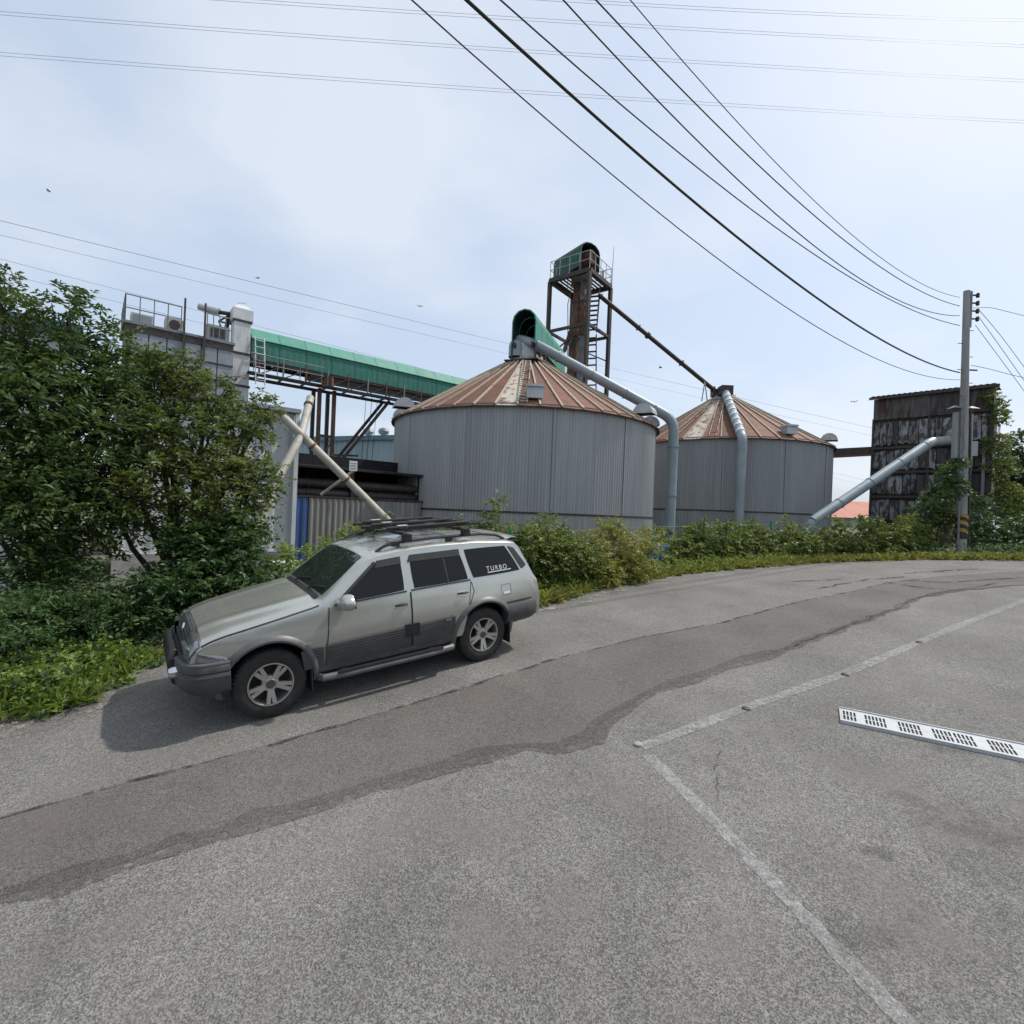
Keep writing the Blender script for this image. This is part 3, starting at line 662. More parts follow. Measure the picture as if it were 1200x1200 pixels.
# trestle under it
t = thing('trestle', 'rusty steel trestle column propping the green conveyor gallery', 'trestle', gpt(gp(4.0,0,0).x, gp(4.0,0,0).y))
for q, o in ((3.5,.5),(4.3,.5),(3.5,-.5),(4.3,-.5)):
    p = gp(q,o,0); MB().beam((p.x,p.y,gz(p.x)-.1), (p.x,p.y,GZ-2.45), .18).build('column', M['rust_steel'] if o > 0 else M['dark_steel'], t)
for z in (2.2,4.6,6.4):
    MB().beam(gp(3.4,.5,z), gp(4.4,.5,z), .12).build('girt', M['dark_steel'], t); MB().beam(gp(3.4,.5,z-1.6), gp(4.4,.5,z-.1), .07).build('brace', M['rust_steel'], t)
for o in (.5,-.5): MB().beam(gp(4.3,o,4.4), gp(7.6,o,GZ-2.45), .12, .16).build('raking_strut', M['dark_steel'], t)
MB().beam(gp(4.3,.5,5.4), gp(5.8,.5,5.5), .10).build('strut_tie', M['dark_steel'], t)
MB().box(gp(3.9,.55,GZ-2.0), (.55,.3,.5)).build('drive_box', M['rust_steel'], t)
mb = MB(); c = gp(5.6,.6,4.2); 
for z in (.5,.95): mb.tube([gp(4.4,.9,4.0+z), gp(6.6,.9,4.0+z)], .02, 6)
for k in range(6): mb.tube([gp(4.4+k*.44,.9,4.0), gp(4.4+k*.44,.9,4.95)], .018, 6)
mb.build('landing_rail', M['grey_steel'], t); MB().beam(gp(4.4,.6,3.97), gp(6.6,.6,3.97), .7, .06).build('landing', M['grey_steel'], t)
for k in range(3): MB().tube([gp(6.2+.35*k,.4,GZ-2.4), gp(6.0+.3*k,.45,4.2)], .014, 5).build('hanging_chain', M['dark_steel'], t)

# ------------------------------------------------------------------ white elevator column
e0 = W(279, 470, 25.3); ez = W(279, 366, 25.3).z
t = thing('elevator_column', 'white square elevator column with dark bands, left end of the green gallery', 'elevator', gpt(e0.x, e0.y))
RX = Matrix.Rotation(math.atan2(AX.y, AX.x), 3, 'Z')
zb = gz(e0.x); n = 7
for i in range(n):
    z0_, z1_ = zb + (ez-zb-.5)*i/n, zb + (ez-zb-.5)*(i+1)/n
    MB().box((e0.x, e0.y, (z0_+z1_)/2), (.74,.74,z1_-z0_-.02), RX).build('casing', M['white_steel'], t)
    MB().box((e0.x, e0.y, z1_-.02), (.84,.84,.09), RX).build('band', M['black_band'], t)
mb = MB(); c = Vector((e0.x, e0.y, ez)); mb.box(c+Vector((0,0,-.22)), (.9,.82,.55), RX); mb.build('head_box', M['white_steel'], t)
def frust(mb, c, w0, w1, h, R3):
    b = [c + R3@Vector((sx*w0/2, sy*w0/2, 0)) for sx, sy in ((-1,-1),(1,-1),(1,1),(-1,1))]; u = [c + R3@Vector((sx*w1/2, sy*w1/2, h)) for sx, sy in ((-1,-1),(1,-1),(1,1),(-1,1))]
    mb.add(b+u, [(0,1,5,4),(1,2,6,5),(2,3,7,6),(3,0,4,7),(4,5,6,7),(3,2,1,0)])
mb = MB(); frust(mb, c+Vector((0,0,.06)), .82, .42, .24, RX); mb.build('head_cap', M['white_steel'], t)
MB().tube([c+Vector((-.2,0,.28)), c+Vector((-.2,0,.46)), c+Vector((.2,0,.46)), c+Vector((.2,0,.28))], .022, 6).build('lifting_loop', M['white_steel'], t)
for k in range(3): MB().tube([c+Vector((-.52-.05*k,-.1,-.2)), c+Vector((-.58-.1*k,-.2,-1.4)), c+Vector((-.55,-.1,-4.6))], .035, 6).build('cable', M['black_cloth'], t)
for a, b in (((-.5,0,-.1),(-1.0,-.2,-.55)),((-1.0,-.2,-.55),(-.55,0,-1.6)),((-1.0,-.2,-.55),(-.5,0,-.6))): MB().beam(c+Vector(a), c+Vector(b), .07).build('bracket', M['dark_steel'], t)
t = thing('floodlight', 'pale floodlight on a bracket beside the white elevator column', 'floodlight', c+Vector((-1.5,-.25,-.1)))
MB().tube([c+Vector((-1.0,-.2,-.12)), c+Vector((-1.9,-.35,.08))], [.2,.16], 12).build('housing', M['galv_new'], t, True)
MB().tube([c+Vector((-.5,0,-.1)), c+Vector((-1.05,-.2,-.1))], .10, 8).build('arm', M['dark_steel'], t)

# ------------------------------------------------------------------ grey panelled bin with railings
b0 = W(271, 470, 23.0); b0.z = 0; zt = CAM.z + 7.05; BL = 3.9; BD = 3.2; zb = gz(b0.x)
t = thing('panelled_bin', 'grey panelled storage bin with roof railings beside the white elevator column', 'bin', gpt(b0.x, b0.y))
def bp(q, back, z): return b0 - AX*q - nx*back + Vector((0,0,z))
mb = MB(); cc_ = bp(BL/2, BD/2+.06, (zt+zb)/2); mb.obox(cc_, AX*(BL/2-.05), nx*(BD/2-.06), Vector((0,0,(zt-zb)/2-.05))); mb.build('core', M['dark_steel'], t)
pw, ph = .62, .70; ncol, nrow = int(BL/pw), 9
pm = MB(); pm.obox((0,0,0), Vector((pw/2-.02,0,0)), Vector((0,.03,0)), Vector((0,0,ph/2-.02))); pme = pm.mesh('panel'); pme.materials.append(M['grey_panel'])
for i in range(ncol):
    for j in range(nrow):
        p = bp(pw*(i+.5), -.01, zt-.35-ph*(j+.5))
        link('panel', pme, t, Matrix.Translation(p - t.matrix_basis.translation) @ Matrix.Rotation(math.atan2(AX.y, AX.x), 4, 'Z'))
for j in range(nrow+1): MB().beam(bp(0,-.05,zt-.35-ph*j), bp(BL,-.05,zt-.35-ph*j), .05, .06).build('band', M['dark_steel'], t)
MB().obox(bp(BL/2,BD/2,zt-.02), AX*(BL/2+.06), nx*(BD/2+.06), Vector((0,0,.05))).build('deck', M['grey_steel'], t)
MB().obox(bp(BL/2,0,zt-.2), AX*(BL/2), nx*.03, Vector((0,0,.12))).build('fascia', M['dark_steel'], t)
for (qa, ba, qb, bb) in ((BL,0,2.0,0),(BL,0,BL,BD),(1.05,0,.1,0)):
    for hh in (.55, 1.08): MB().tube([bp(qa,ba,zt+hh), bp(qb,bb,zt+hh)], .025, 6).build('guard_rail', M['grey_steel'], t)
    for k in range(5):
        p = bp(qa+(qb-qa)*k/4, ba+(bb-ba)*k/4, zt); MB().tube([p, p+Vector((0,0,1.08))], .02, 6).build('guard_post', M['grey_steel'], t)
for q in (1.9, 1.15): MB().beam(bp(q,-.1,zt-1.1), bp(q,-.1,zt+1.45), .07).build('tall_post', M['dark_steel'], t)
t = thing('equipment_box', 'grey machine box on the bin deck, nearer the white elevator column', 'machine', bp(.55,.7,zt+.04))
MB().obox(bp(.55,.7,zt+.40), AX*.45, nx*.32, Vector((0,0,.36))).build('cabinet', M['grey_panel'], t); MB().obox(bp(.55,.37,zt+.42), AX*.3, nx*.01, Vector((0,0,.2))).build('grille', M['dark_steel'], t)
t = thing('equipment_box', 'tan machine box on the bin deck between the railing and the tall posts', 'machine', bp(2.2,.6,zt+.04))
MB().obox(bp(2.2,.6,zt+.32), AX*.33, nx*.3, Vector((0,0,.28))).build('cabinet', M['tan_pipe'], t); MB().tube([bp(2.2,.25,zt+.34), bp(2.2,.31,zt+.34)], .2, 16).build('fan_ring', M['dark_steel'], t)
t = thing('equipment_box', 'pale machine box inside the corner railing of the bin deck', 'machine', bp(3.3,.7,zt+.04))
MB().obox(bp(3.3,.7,zt+.28), AX*.4, nx*.3, Vector((0,0,.24))).build('cabinet', M['white_panel'], t); MB().obox(bp(3.3,.38,zt+.3), AX*.3, nx*.012, Vector((0,0,.16))).build('door', M['grey_panel'], t)

# ------------------------------------------------------------------ factory buildings behind the trees
def clad_wall(t, o, d, L, z0, z1, m, name='wall_panel', w=1.0, out=None, rib=True):
    """row of profiled sheets from o along d"""
    n = max(1, int(round(L/w))); out = out or nx
    for i in range(n):
        a, b = L*i/n + .006, L*(i+1)/n - .006; mb = MB(); top = []; bot = []; k2 = 12
        for k in range(k2+1):
            q = a + (b-a)*k/k2; oo = .03 if (rib and k % 4 in (1, 2)) else 0; p = o + d*q + out*oo
            top.append(Vector((p.x,p.y,z1))); bot.append(Vector((p.x,p.y,z0)))
        mb.grid([top, bot]); bk = [[p - out*.05 for p in r] for r in (bot, top)]
        mb.grid(bk); mb.add([top[0], top[-1], bk[1][-1], bk[1][0]], [(0,1,2,3)])
        mb.add([top[0],bot[0],bk[0][0],bk[1][0]], [(0,3,2,1)]); mb.add([top[-1],bot[-1],bk[0][-1],bk[1][-1]], [(0,1,2,3)])
        mb.build(name, m, t)
f0 = Vector((-12.9, 9.9, 0)); zf = gz(-12)
t = thing('factory_hall', 'white factory hall with dark teal roof behind the trees at the photo edge', 'building', gpt(-12.9, 9.9))
clad_wall(t, f0 - AX*6, AX, 9.2, zf-.4, CAM.z+3.75, M['white_panel'])
for q, L in ((-6, 9.2),):
    mb = MB(); a = f0 + AX*(q-.2) + nx*.35; b = a + AX*(L+.4); e = -nx*9
    mb.add([a+Vector((0,0,CAM.z+3.72)), b+Vector((0,0,CAM.z+3.72)), b+e+Vector((0,0,CAM.z+5.1)), a+e+Vector((0,0,CAM.z+5.1)),
            a+Vector((0,0,CAM.z+3.9)), b+Vector((0,0,CAM.z+3.9)), b+e+Vector((0,0,CAM.z+5.28)), a+e+Vector((0,0,CAM.z+5.28))], [(3,2,1,0),(4,5,6,7),(0,1,5,4),(1,2,6,5),(2,3,7,6),(3,0,4,7)])
    mb.build('roof', M['teal_roof'], t)
mb = MB(); a = f0 + AX*3.2; mb.add([a+Vector((0,0,zf-.4)), a-nx*8.6+Vector((0,0,zf-.4)), a-nx*8.6+Vector((0,0,CAM.z+5.0)), a+Vector((0,0,CAM.z+3.7))], [(0,1,2,3)]); mb.build('end_wall', M['white_panel'], t)
a0 = Vector((-10.2, 13.1, 0))
t = thing('white_annex', 'lower white clad annex between the trees and the crossed pipes', 'building', gpt(-9, 14))
clad_wall(t, a0, AX, 4.35, gz(-9)+.55, CAM.z+2.75, M['white_panel'], w=1.1)
mb = MB(); p = a0 + AX*2.17 - nx*2.6; mb.obox(p+Vector((0,0,CAM.z+.6)), AX*2.12, nx*2.5, Vector((0,0,2.2))); mb.build('core', M['grey_panel'], t)
mb = MB(); mb.obox(a0 + AX*2.17 - nx*2.5 + Vector((0,0,CAM.z+2.83)), AX*2.3, nx*2.75, Vector((0,0,.06))); mb.build('roof', M['grey_panel'], t)
MB().beam(a0+nx*.06+Vector((0,0,gz(-9)+.22)), a0+AX*4.4+nx*.06+Vector((0,0,gz(-9)+.22)), .3, .75).build('plinth', M['concrete'], t)
MB().beam(a0+AX*4.4+nx*.1+Vector((0,0,gz(-7))), a0+AX*4.4+nx*.1+Vector((0,0,CAM.z+2.75)), .12).build('corner_post', M['white_steel'], t)
# dark open lean-to
l0 = W(334, 583, 16.6); l0.z = 0
t = thing('dark_leanto', 'black open-fronted lean-to between the white annex and the nearer silo', 'shed', gpt(l0.x, l0.y))
back = l0 - nx*2.2
MB().obox(back + AX*2.7 + Vector((0,0,CAM.z+.15)), AX*3.2, nx*.03, Vector((0,0,1.72))).build('back_wall', M['black_cloth'], t)
mb = MB(); zr = CAM.z + 1.35; mb.obox(l0 + AX*2.6 - nx*1.2 + Vector((0,0,zr)), AX*3.1, nx*1.25 + Vector((0,0,-.10)), Vector((0,0,.04))); mb.build('roof', M['black_cloth'], t)
for q in (-.2, 2.3, 5.0): MB().beam(l0 + AX*q - nx*.2 + Vector((0,0,gz(-6)-.2)), l0 + AX*q - nx*.2 + Vector((0,0,zr-.1)), .1).build('post', M['dark_steel'], t)
for i, (z, r_) in enumerate(((.72,.17),(.36,.2))):
    t2 = thing('horizontal_pipe', ['upper dark pipe lying along the front of the black lean-to', 'lower, thicker dark pipe lying along the black lean-to'][i], 'pipe', l0 + Vector((0,0,CAM.z+z)), 'dark pipes in the lean-to')
    MB().tube([l0 - AX*.3 - nx*.45 + Vector((0,0,CAM.z+z)), l0 + AX*5.0 - nx*.45 + Vector((0,0,CAM.z+z))], r_, 14).build('pipe', M['car_black'] if i else M['dark_steel'], t2, True)
    for q in (.8, 2.6, 4.2):
        mb = MB(); flange(mb, l0 + AX*q - nx*.45 + Vector((0,0,CAM.z+z)), AX, r_+.03); mb.build('flange', M['dark_steel'], t2, True)
# corrugated fence
t = thing('sheet_fence', 'weathered corrugated sheet fence with one blue panel, left of the nearer silo', 'fence', gpt(l0.x, l0.y))
zf0, zf1 = gz(-6)-.05, CAM.z + .20
fr = l0 + nx*.12
clad_wall(t, fr + AX*.02, AX, .68, zf0, zf1, M['blue_sheet'], 'sheet', .68)
clad_wall(t, fr + AX*.72, AX, 4.2, zf0, zf1, M['fence_sheet'], 'sheet', .6)
MB().beam(fr - AX*.1 + Vector((0,0,zf1+.05)), fr + AX*5.0 + Vector((0,0,zf1+.05)), .07, .07).build('top_rail', M['dark_steel'], t)
# crossed tan pipes
def pipe_thing(pts, r, label, m=M['tan_pipe'], fl=(), rad=.3):
    pts = [Vector(p) for p in pts]; t = thing('slanted_pipe', label, 'pipe', pts[-1])
    MB().tube(bend(pts, rad) if len(pts) > 2 else pts, r, 14).build('pipe', m, t, True)
    for a, b, q in fl:
        mb = MB(); flange(mb, pts[a].lerp(pts[b], q), pts[b]-pts[a], r+.03, .035); mb.build('flange', M['rust_steel'], t, True)
    return t
pipe_thing([W(331,488,15.2), W(400,556,16.0), W(460,616,16.6)], .125, 'long tan pipe slanting down to the right in front of the sheet fence', fl=((0,1,.5),(1,2,.1)))
pipe_thing([W(364,466,16.6), W(352,512,15.4), W(326,560,14.5), W(309,606,14.0), W(292,632,13.6)], .12, 'pale pipe bending down to the left across the other slanted pipe', M['tan_pipe'], fl=((0,1,.2),(2,3,.1)))
pipe_thing([W(418,549,16.8), W(376,580,16.6)], .05, 'thin pale strut under the small white sign')
# small sign board
c = W(414, 546, 16.6)
t = thing('notice_board', 'small white notice board on the strut in the black lean-to', 'sign', c)
MB().obox(c, AX*.13, nx*.012, Vector((0,0,.16))).build('board', M['sign_white'], t)
for k in range(3): MB().obox(c + nx*.015 + Vector((0,0,.08-.08*k)), AX*.095, nx*.003, Vector((0,0,.018))).build('faded_band', M['sign_grey'], t)
# pale blue hall behind
h0 = W(376, 528, 33.0); h0.z = 0; zh = CAM.z + 4.15
t = thing('blue_hall', 'pale blue hall with two roof ventilators seen left of the nearer silo', 'building', gpt(h0.x, h0.y))
hd_ = Vector((.93,-.37,0)).normalized(); hn = Vector((hd_.y, -hd_.x, 0)) 
hn = Vector((-.37,-.93,0)).normalized(); hd_ = Vector((.93,-.37,0)).normalized()
clad_wall(t, h0 - hd_*3, hd_, 12, gz(-12), zh, M['pale_blue'], w=1.2, out=hn)
MB().obox(h0 + hd_*3 - hn*4 + Vector((0,0,zh+.05)), hd_*6.2, hn*4.2, Vector((0,0,.14))).build('roof', M['blue_roof'], t)
for q in (.5, 1.7):
    c = h0 + hd_*(q+2.0) - hn*1.5 + Vector((0,0,zh+.2)); mb = MB(); mb.lathe([(.18,0),(.18,.3),(.30,.34),(.36,.5),(.30,.66),(.12,.76),(0,.78)], 16, Matrix.Translation(c)); mb.build('roof_ventilator', M['galv_new'], t, True)
# red roofed house far behind
c = W(1000, 604, 55); c.z = 0
t = thing('red_roof_house', 'low house with a red roof between the farther silo and the rusty shed', 'house', gpt(c.x, c.y))
z1 = W(1000, 607, 55).z; z2 = W(1000, 586, 55).z
MB().box((c.x+2, c.y+3, (z1+gz(c.x))/2), (12, 6, z1-gz(c.x))).build('wall', M['white_panel'], t)
mb = MB(); x0, x1, y0, y1 = c.x-4.6, c.x+8.6, c.y-.5, c.y+6.5; ym = (y0+y1)/2
mb.add([(x0,y0,z1),(x1,y0,z1),(x1,y1,z1),(x0,y1,z1),(x0+.2,ym,z2),(x1-.2,ym,z2)], [(0,1,5,4),(1,2,5),(2,3,4,5),(3,0,4),(3,2,1,0)]); mb.build('roof', M['red_roof'], t)
for k in range(3): MB().box((c.x-1+k*3.2, c.y-.02, z1-1.0), (1.2,.08,.9)).build('window', M['tint'], t)

# ------------------------------------------------------------------ rusty shed
s0 = W(1019, 600, 30.0); s1 = W(1160, 600, 26.3); s0.z = s1.z = 0
sd = (s1-s0); SL = sd.length; sd.normalize(); sn = Vector((sd.y, -sd.x, 0)); zr0 = CAM.z + 7.55; zr1 = CAM.z + 7.75
zg = gz(s0.x)
t = thing('rusty_shed', 'tall rusty shed patched with torn grey sheets behind the utility pole', 'shed', gpt(s0.x, s0.y))
MB().obox((s0+s1)/2 - sn*2.1 + Vector((0,0,(zg+zr0-.3)/2)), sd*(SL/2-.05), sn*2.0, Vector((0,0,(zr0-.3-zg)/2))).build('core', M['scrap_dark'], t)
mb = MB(); n = 44; rows = [[], []]
for k in range(n+1):
    q = -.12 + (SL+.2)*k/n; dz = .035 if k % 2 else 0
    rows[0].append(s0 + sd*q + sn*.22 + Vector((0,0,zr0 - .25*0 + dz))); rows[1].append(s0 + sd*q - sn*4.4 + Vector((0,0,zr0+.55+dz)))
mb.grid(rows); mb.grid([[p - Vector((0,0,.02)) for p in rows[1]], [p - Vector((0,0,.02)) for p in rows[0]]]); mb.build('roof', M['shed_fascia'], t)
MB().beam(s0 - sd*.2 + sn*.2 + Vector((0,0,zr0-.10)), s1 + sd*.2 + sn*.2 + Vector((0,0,zr0-.10)), .07, .14).build('eave_board', M['dark_steel'], t)
rr = random.Random(4)
# top course of ribbed dark sheet
clad_wall(t, s0 + sn*.01, sd, SL, zr0-1.35, zr0-.15, M['shed_fascia'], 'fascia_sheet', .9, sn)
rowsz = [(zr0-1.42, zr0-2.95), (zr0-3.08, zr0-4.35), (zr0-4.48, zr0-5.75), (zr0-5.88, zr0-7.3), (zr0-7.4, zg)]
for ri, (za_, zb_) in enumerate(rowsz):
    q = .06
    while q < SL-.1:
        w_ = rr.uniform(.24,.46); w_ = min(w_, SL-.06-q)
        dark = (q/SL > .55 and ri in (1,2,3) and rr.random() < .75) or rr.random() < .10
        lo_ = zb_ + rr.uniform(0,.10); hi_ = za_ - rr.uniform(0,.12); mb = MB()
        # torn lower and upper edges
        k3 = 5; up_ = []; dn_ = []
        for k in range(k3):
            x = q + .012 + (w_-.024)*k/(k3-1); oo = rr.uniform(.02,.05)
            up_.append(s0 + sd*x + sn*oo + Vector((0,0,hi_ - rr.uniform(0,.10)))); dn_.append(s0 + sd*(x+rr.uniform(-.01,.01)) + sn*(oo+rr.uniform(0,.04)) + Vector((0,0,lo_ + rr.uniform(0,.14))))
        mb.grid([up_, [u.lerp(v,.5)+sn*rr.uniform(-.01,.02) for u, v in zip(up_, dn_)], dn_]); b_ = [[p - sn*.015 for p in dn_], [p - sn*.015 for p in up_]]; mb.grid(b_)
        mb.build('scrap_sheet', M['scrap_dark'] if dark else M['scrap'], t); q += w_ + rr.uniform(.0,.02)
    MB().beam(s0 + sn*.08 + Vector((0,0,zb_-.06)), s1 + sn*.08 + Vector((0,0,zb_-.06)), .08, .13).build('girt', M['dark_steel'], t)
for q in (.03, SL*.5, SL-.03): MB().beam(s0 + sd*q + sn*.07 + Vector((0,0,zg)), s0 + sd*q + sn*.07 + Vector((0,0,zr0-1.3)), .10).build('post', M['dark_steel'], t)
MB().beam(s0+sd*(SL-.3)+sn*.15+Vector((0,0,zg+.2)), s0+sd*(SL-.3)+sn*.15+Vector((0,0,zr0-2.2)), .13).build('downpipe', M['grey_steel'], t)
p = s0 + sd*(SL-.95) + sn*.2; MB().obox(p+Vector((0,0,zr0-3.3)), sd*.42, sn*.1, Vector((0,0,.38))).build('hatch', M['white_panel'], t)
MB().beam(p+Vector((.1,0,zr0-3.7)), p+Vector((-.5,-.4,zr0-6.1)), .34, .2).build('spout', M['galv'], t)
MB().beam(s1+sn*.3+Vector((-.2,0,CAM.z+1.75)), s1+sn*.9+sd*1.15+Vector((0,0,CAM.z-.05)), .16).build('raking_prop', M['grey_steel'], t)

# ------------------------------------------------------------------ utility pole
PX, PY = GP(1126, 648)
pbase = G(PX, PY); ptop = W(1133, 341, PY-.1)
t = thing('utility_pole', 'concrete utility pole with black and yellow striped foot in front of the rusty shed', 'utility pole', pbase)
ax_ = (ptop-pbase); 
def pp(q, dx=0, dy=0): return pbase + ax_*q + Vector((dx, dy, 0))
MB().tube([pp(-.01), pp(.25), pp(.5), pp(.75), pp(1)], [.19,.17,.15,.13,.115], 20).build('shaft', M['pole'], t, True)
MB().tube([pp(.055), pp(.148)], [.21,.205], 20).build('sleeve', M['black_band'], t, True)
L_ = ax_.length
for k in range(3):     # slanted yellow bands wrapped round the sleeve
    mb = MB(); rows = [[], []]
    for i in range(25):
        a = 2*pi*i/24; z = .058*L_ + k*.31 + .13*cos(a+2.4) + .13
        for j, dz in enumerate((0, .15)): rows[j].append(pp(min(.147, (z+dz)/L_)) + Vector((cos(a)*.2135, sin(a)*.2135, 0)))
    mb.grid(rows); mb.build('yellow_stripe', M['yellow_band'], t, True)
MB().tube([pp(.02,-.22,-.1), pp(.3,-.2,-.1), pp(.60,-.17,-.1)], .045, 10).build('conduit', M['grey_steel'], t, True)
MB().tube([pp(.02,.22,-.1), pp(.55,.2,-.08)], .04, 10).build('conduit', M['dark_steel'], t, True)
MB().box(pp(.45,-.30,.05), (.14,.18,1.9)).build('cable_cover', M['galv2'], t)
MB().box(pp(.45,.29,.05), (.13,.18,1.8)).build('cable_cover', M['galv2'], t)
for sgn in (-1,1):
    mb = MB(); frust(mb, pp(.552,sgn*.33,.05), .42, .08, .12, Matrix.Identity(3)); mb.build('rain_hat', M['grey_steel'], t)
MB().box(pp(.93,.16,0), (.07,.10,1.5)).build('rack', M['grey_steel'], t)
for k, q in enumerate((.985,.955,.925,.895)):
    MB().beam(pp(q), pp(q,.42,0), .05).build('bracket', M['dark_steel'], t)
    mb = MB(); mb.lathe([(.0,.1),(.05,.09),(.07,.04),(.05,0),(.07,-.04),(.05,-.09),(0,-.1)], 12, Matrix.Translation(pp(q,.46,0))); mb.build('insulator', M['dark_steel'], t, True)
MB().beam(pp(.70), pp(.70,.5,0), .05).build('bracket', M['dark_steel'], t)
for k in range(10): MB().tube([pp(.40+.05*k), pp(.40+.05*k, .32 if k%2 else -.32)], .014, 6).build('climbing_step', M['dark_steel'], t)

# ------------------------------------------------------------------ wires
def wire(name, pts, r, label, cat, m, group=None, n=6):
    mb = MB(); mb.tube(pts, r, n); return tag(mb.build(name, m, smooth=True), label, cat, group)
# wires from the pole over the road: read off the photo as a plan line + sag
wires = [  # (photo points, height where they leave the frame, radius, attach, label)
  ([(475,0),(600,107),(700,183),(800,268),(900,346),(1000,408),(1060,436),(1122,445)], 6.2, .010, 'lowest overhead wire from the pole, thin, leaving the frame farthest left'),
  ([(545,0),(650,97),(750,178),(850,265),(950,345),(1040,403),(1122,436)], 6.4, .024, 'thick black overhead cable, second lowest on the pole'),
  ([(590,0),(700,100),(800,184),(900,262),(1000,326),(1060,358),(1122,381)], 7.6, .013, 'overhead wire third lowest on the pole, above the thick cable'),
  ([(657,0),(760,102),(860,207),(960,294),(1040,345),(1122,370)], 7.8, .013, 'overhead wire fourth from the lowest on the pole'),
  ([(700,0),(800,106),(900,207),(1000,290),(1060,329),(1122,358)], 8.0, .013, 'overhead wire second highest on the pole'),
  ([(740,0),(860,140),(950,232),(1020,293),(1080,331),(1122,348)], 8.2, .009, 'highest and thinnest overhead wire on the pole')]
for pts, h, r_, lab in wires:
    p1 = Vector((PX-.05, PY)); p0 = Vector(((pts[0][0]-600)/600*h, h)); dd = p1-p0; ss = []; zz = []
    for px, py in pts:
        k = (px-600)/600; s_ = (k*p0.y - p0.x)/(dd.x - k*dd.y); Y = p0.y + dd.y*s_; ss.append(s_); zz.append((600-py)/600*Y)
    cf = np.polyfit(ss, zz, 2, w=[1]*(len(ss)-1)+[3])
    P = [C3(p0.x+dd.x*s_, p0.y+dd.y*s_, float(np.polyval(cf, s_))) for s_ in np.linspace(-.9, 1, 50)]
    wire('overhead_wire', P, r_, lab, 'wire', M['wire'], 'overhead wires on the pole')
rt = [((1140,361),(1160,360),(1200,370),(1300,395)), ((1148,364),(1172,392),(1200,430),(1300,560)), ((1146,370),(1172,406),(1200,446),(1300,585)), ((1143,381),(1172,420),(1200,458),(1300,600)), ((1138,428),(1158,432),(1180,438),(1300,466))]
labs = ['service wire leaving the pole toward the frame edge, nearly level', 'upper of three parallel wires dropping from the pole beside the shed', 'middle of three parallel wires dropping from the pole beside the shed',
        'lowest of three parallel wires dropping from the pole beside the shed', 'short faint wire leaving the middle of the pole toward the frame edge']
for q, lab in zip(rt, labs):
    P = [W(px, py, PY-.1 + (px-1140)*(.06 if 'level' in lab or 'faint' in lab else .035)) for px, py in q]; wire('service_wire', bend(P, .8), .011, lab, 'wire', M['wire'], 'wires leaving the pole')
def hv(p0, p1, Y0, Y1, sag, gap, r_, lab, grp):
    a, b = W(*p0, Y0), W(*p1, Y1); d = (b-a); a2, b2 = a-d*.25, b+d*.25
    t = thing('transmission_line', lab, 'power line', a2, grp)
    for k in range(2 if gap else 1):
        P = []
        for i in range(33):
            q = i/32; p = a2.lerp(b2, q); P.append(p + Vector((0,0,-sag*(1-(2*q-1)**2) + (gap if k else 0))))
        MB().tube(P, r_, 6).build('conductor', M['line_wire'], t, True)
hv((0,60),(1200,140), 62, 78, 1.0, .42, .018, 'lowest pair of the transmission lines crossing the upper sky', 'transmission lines across the upper sky')
hv((0,12),(1200,92), 62, 78, 1.0, .42, .018, 'second lowest pair of transmission lines crossing the upper sky', 'transmission lines across the upper sky')
hv((280,-2),(1200,52), 64, 78, .8, .42, .018, 'third pair of transmission lines crossing the upper sky', 'transmission lines across the upper sky')
hv((660,-2),(1200,22), 66, 78, .8, .42, .018, 'topmost pair of transmission lines, at the upper frame edge', 'transmission lines across the upper sky')
hv((0,254),(1010,497), 75, 170, 1.0, 0, .035, 'highest of the faint lines sinking behind the green gallery', 'faint lines behind the works')
hv((0,271),(1010,506), 78, 175, 1.0, 0, .026, 'second of the faint lines sinking behind the green gallery', 'faint lines behind the works')
hv((0,299),(1010,560), 78, 175, 1.0, 0, .026, 'third of the faint lines sinking behind the green gallery', 'faint lines behind the works')
hv((0,315),(1010,566), 78, 175, 1.0, 0, .024, 'lowest of the faint lines sinking behind the green gallery', 'faint lines behind the works')
# birds
for i, (px, py, Y, a, lab) in enumerate([(57,224,40,.3,'small dark bird in the sky above the left trees'), (302,326,40,1.2,'small dark bird above the white elevator column'),
                                     (492,359,40,2.0,'small dark bird in the sky above the green gallery'), (774,431,40,-.5,'small dark bird beside the black chute'), (1001,471,40,.8,'small dark bird near the rusty shed roof')]):
    c = W(px, py, Y); mb = MB(); R3 = Matrix.Rotation(a, 3, 'Z')
    mb.tube([c+R3@Vector((-.12,0,0)), c+R3@Vector((-.05,0,.02)), c+R3@Vector((.06,0,.02)), c+R3@Vector((.13,0,.03))], [.012,.04,.045,.012], 8)
    for sg in (-1,1): mb.add([c+R3@Vector((.06,sg*.02,.02)), c+R3@Vector((.02,sg*.16,.09)), c+R3@Vector((-.05,sg*.28,.02)), c+R3@Vector((-.05,sg*.02,.02))], [(0,1,2,3)])
    tag(mb.build('bird', M['wire']), lab, 'bird', 'birds over the works')

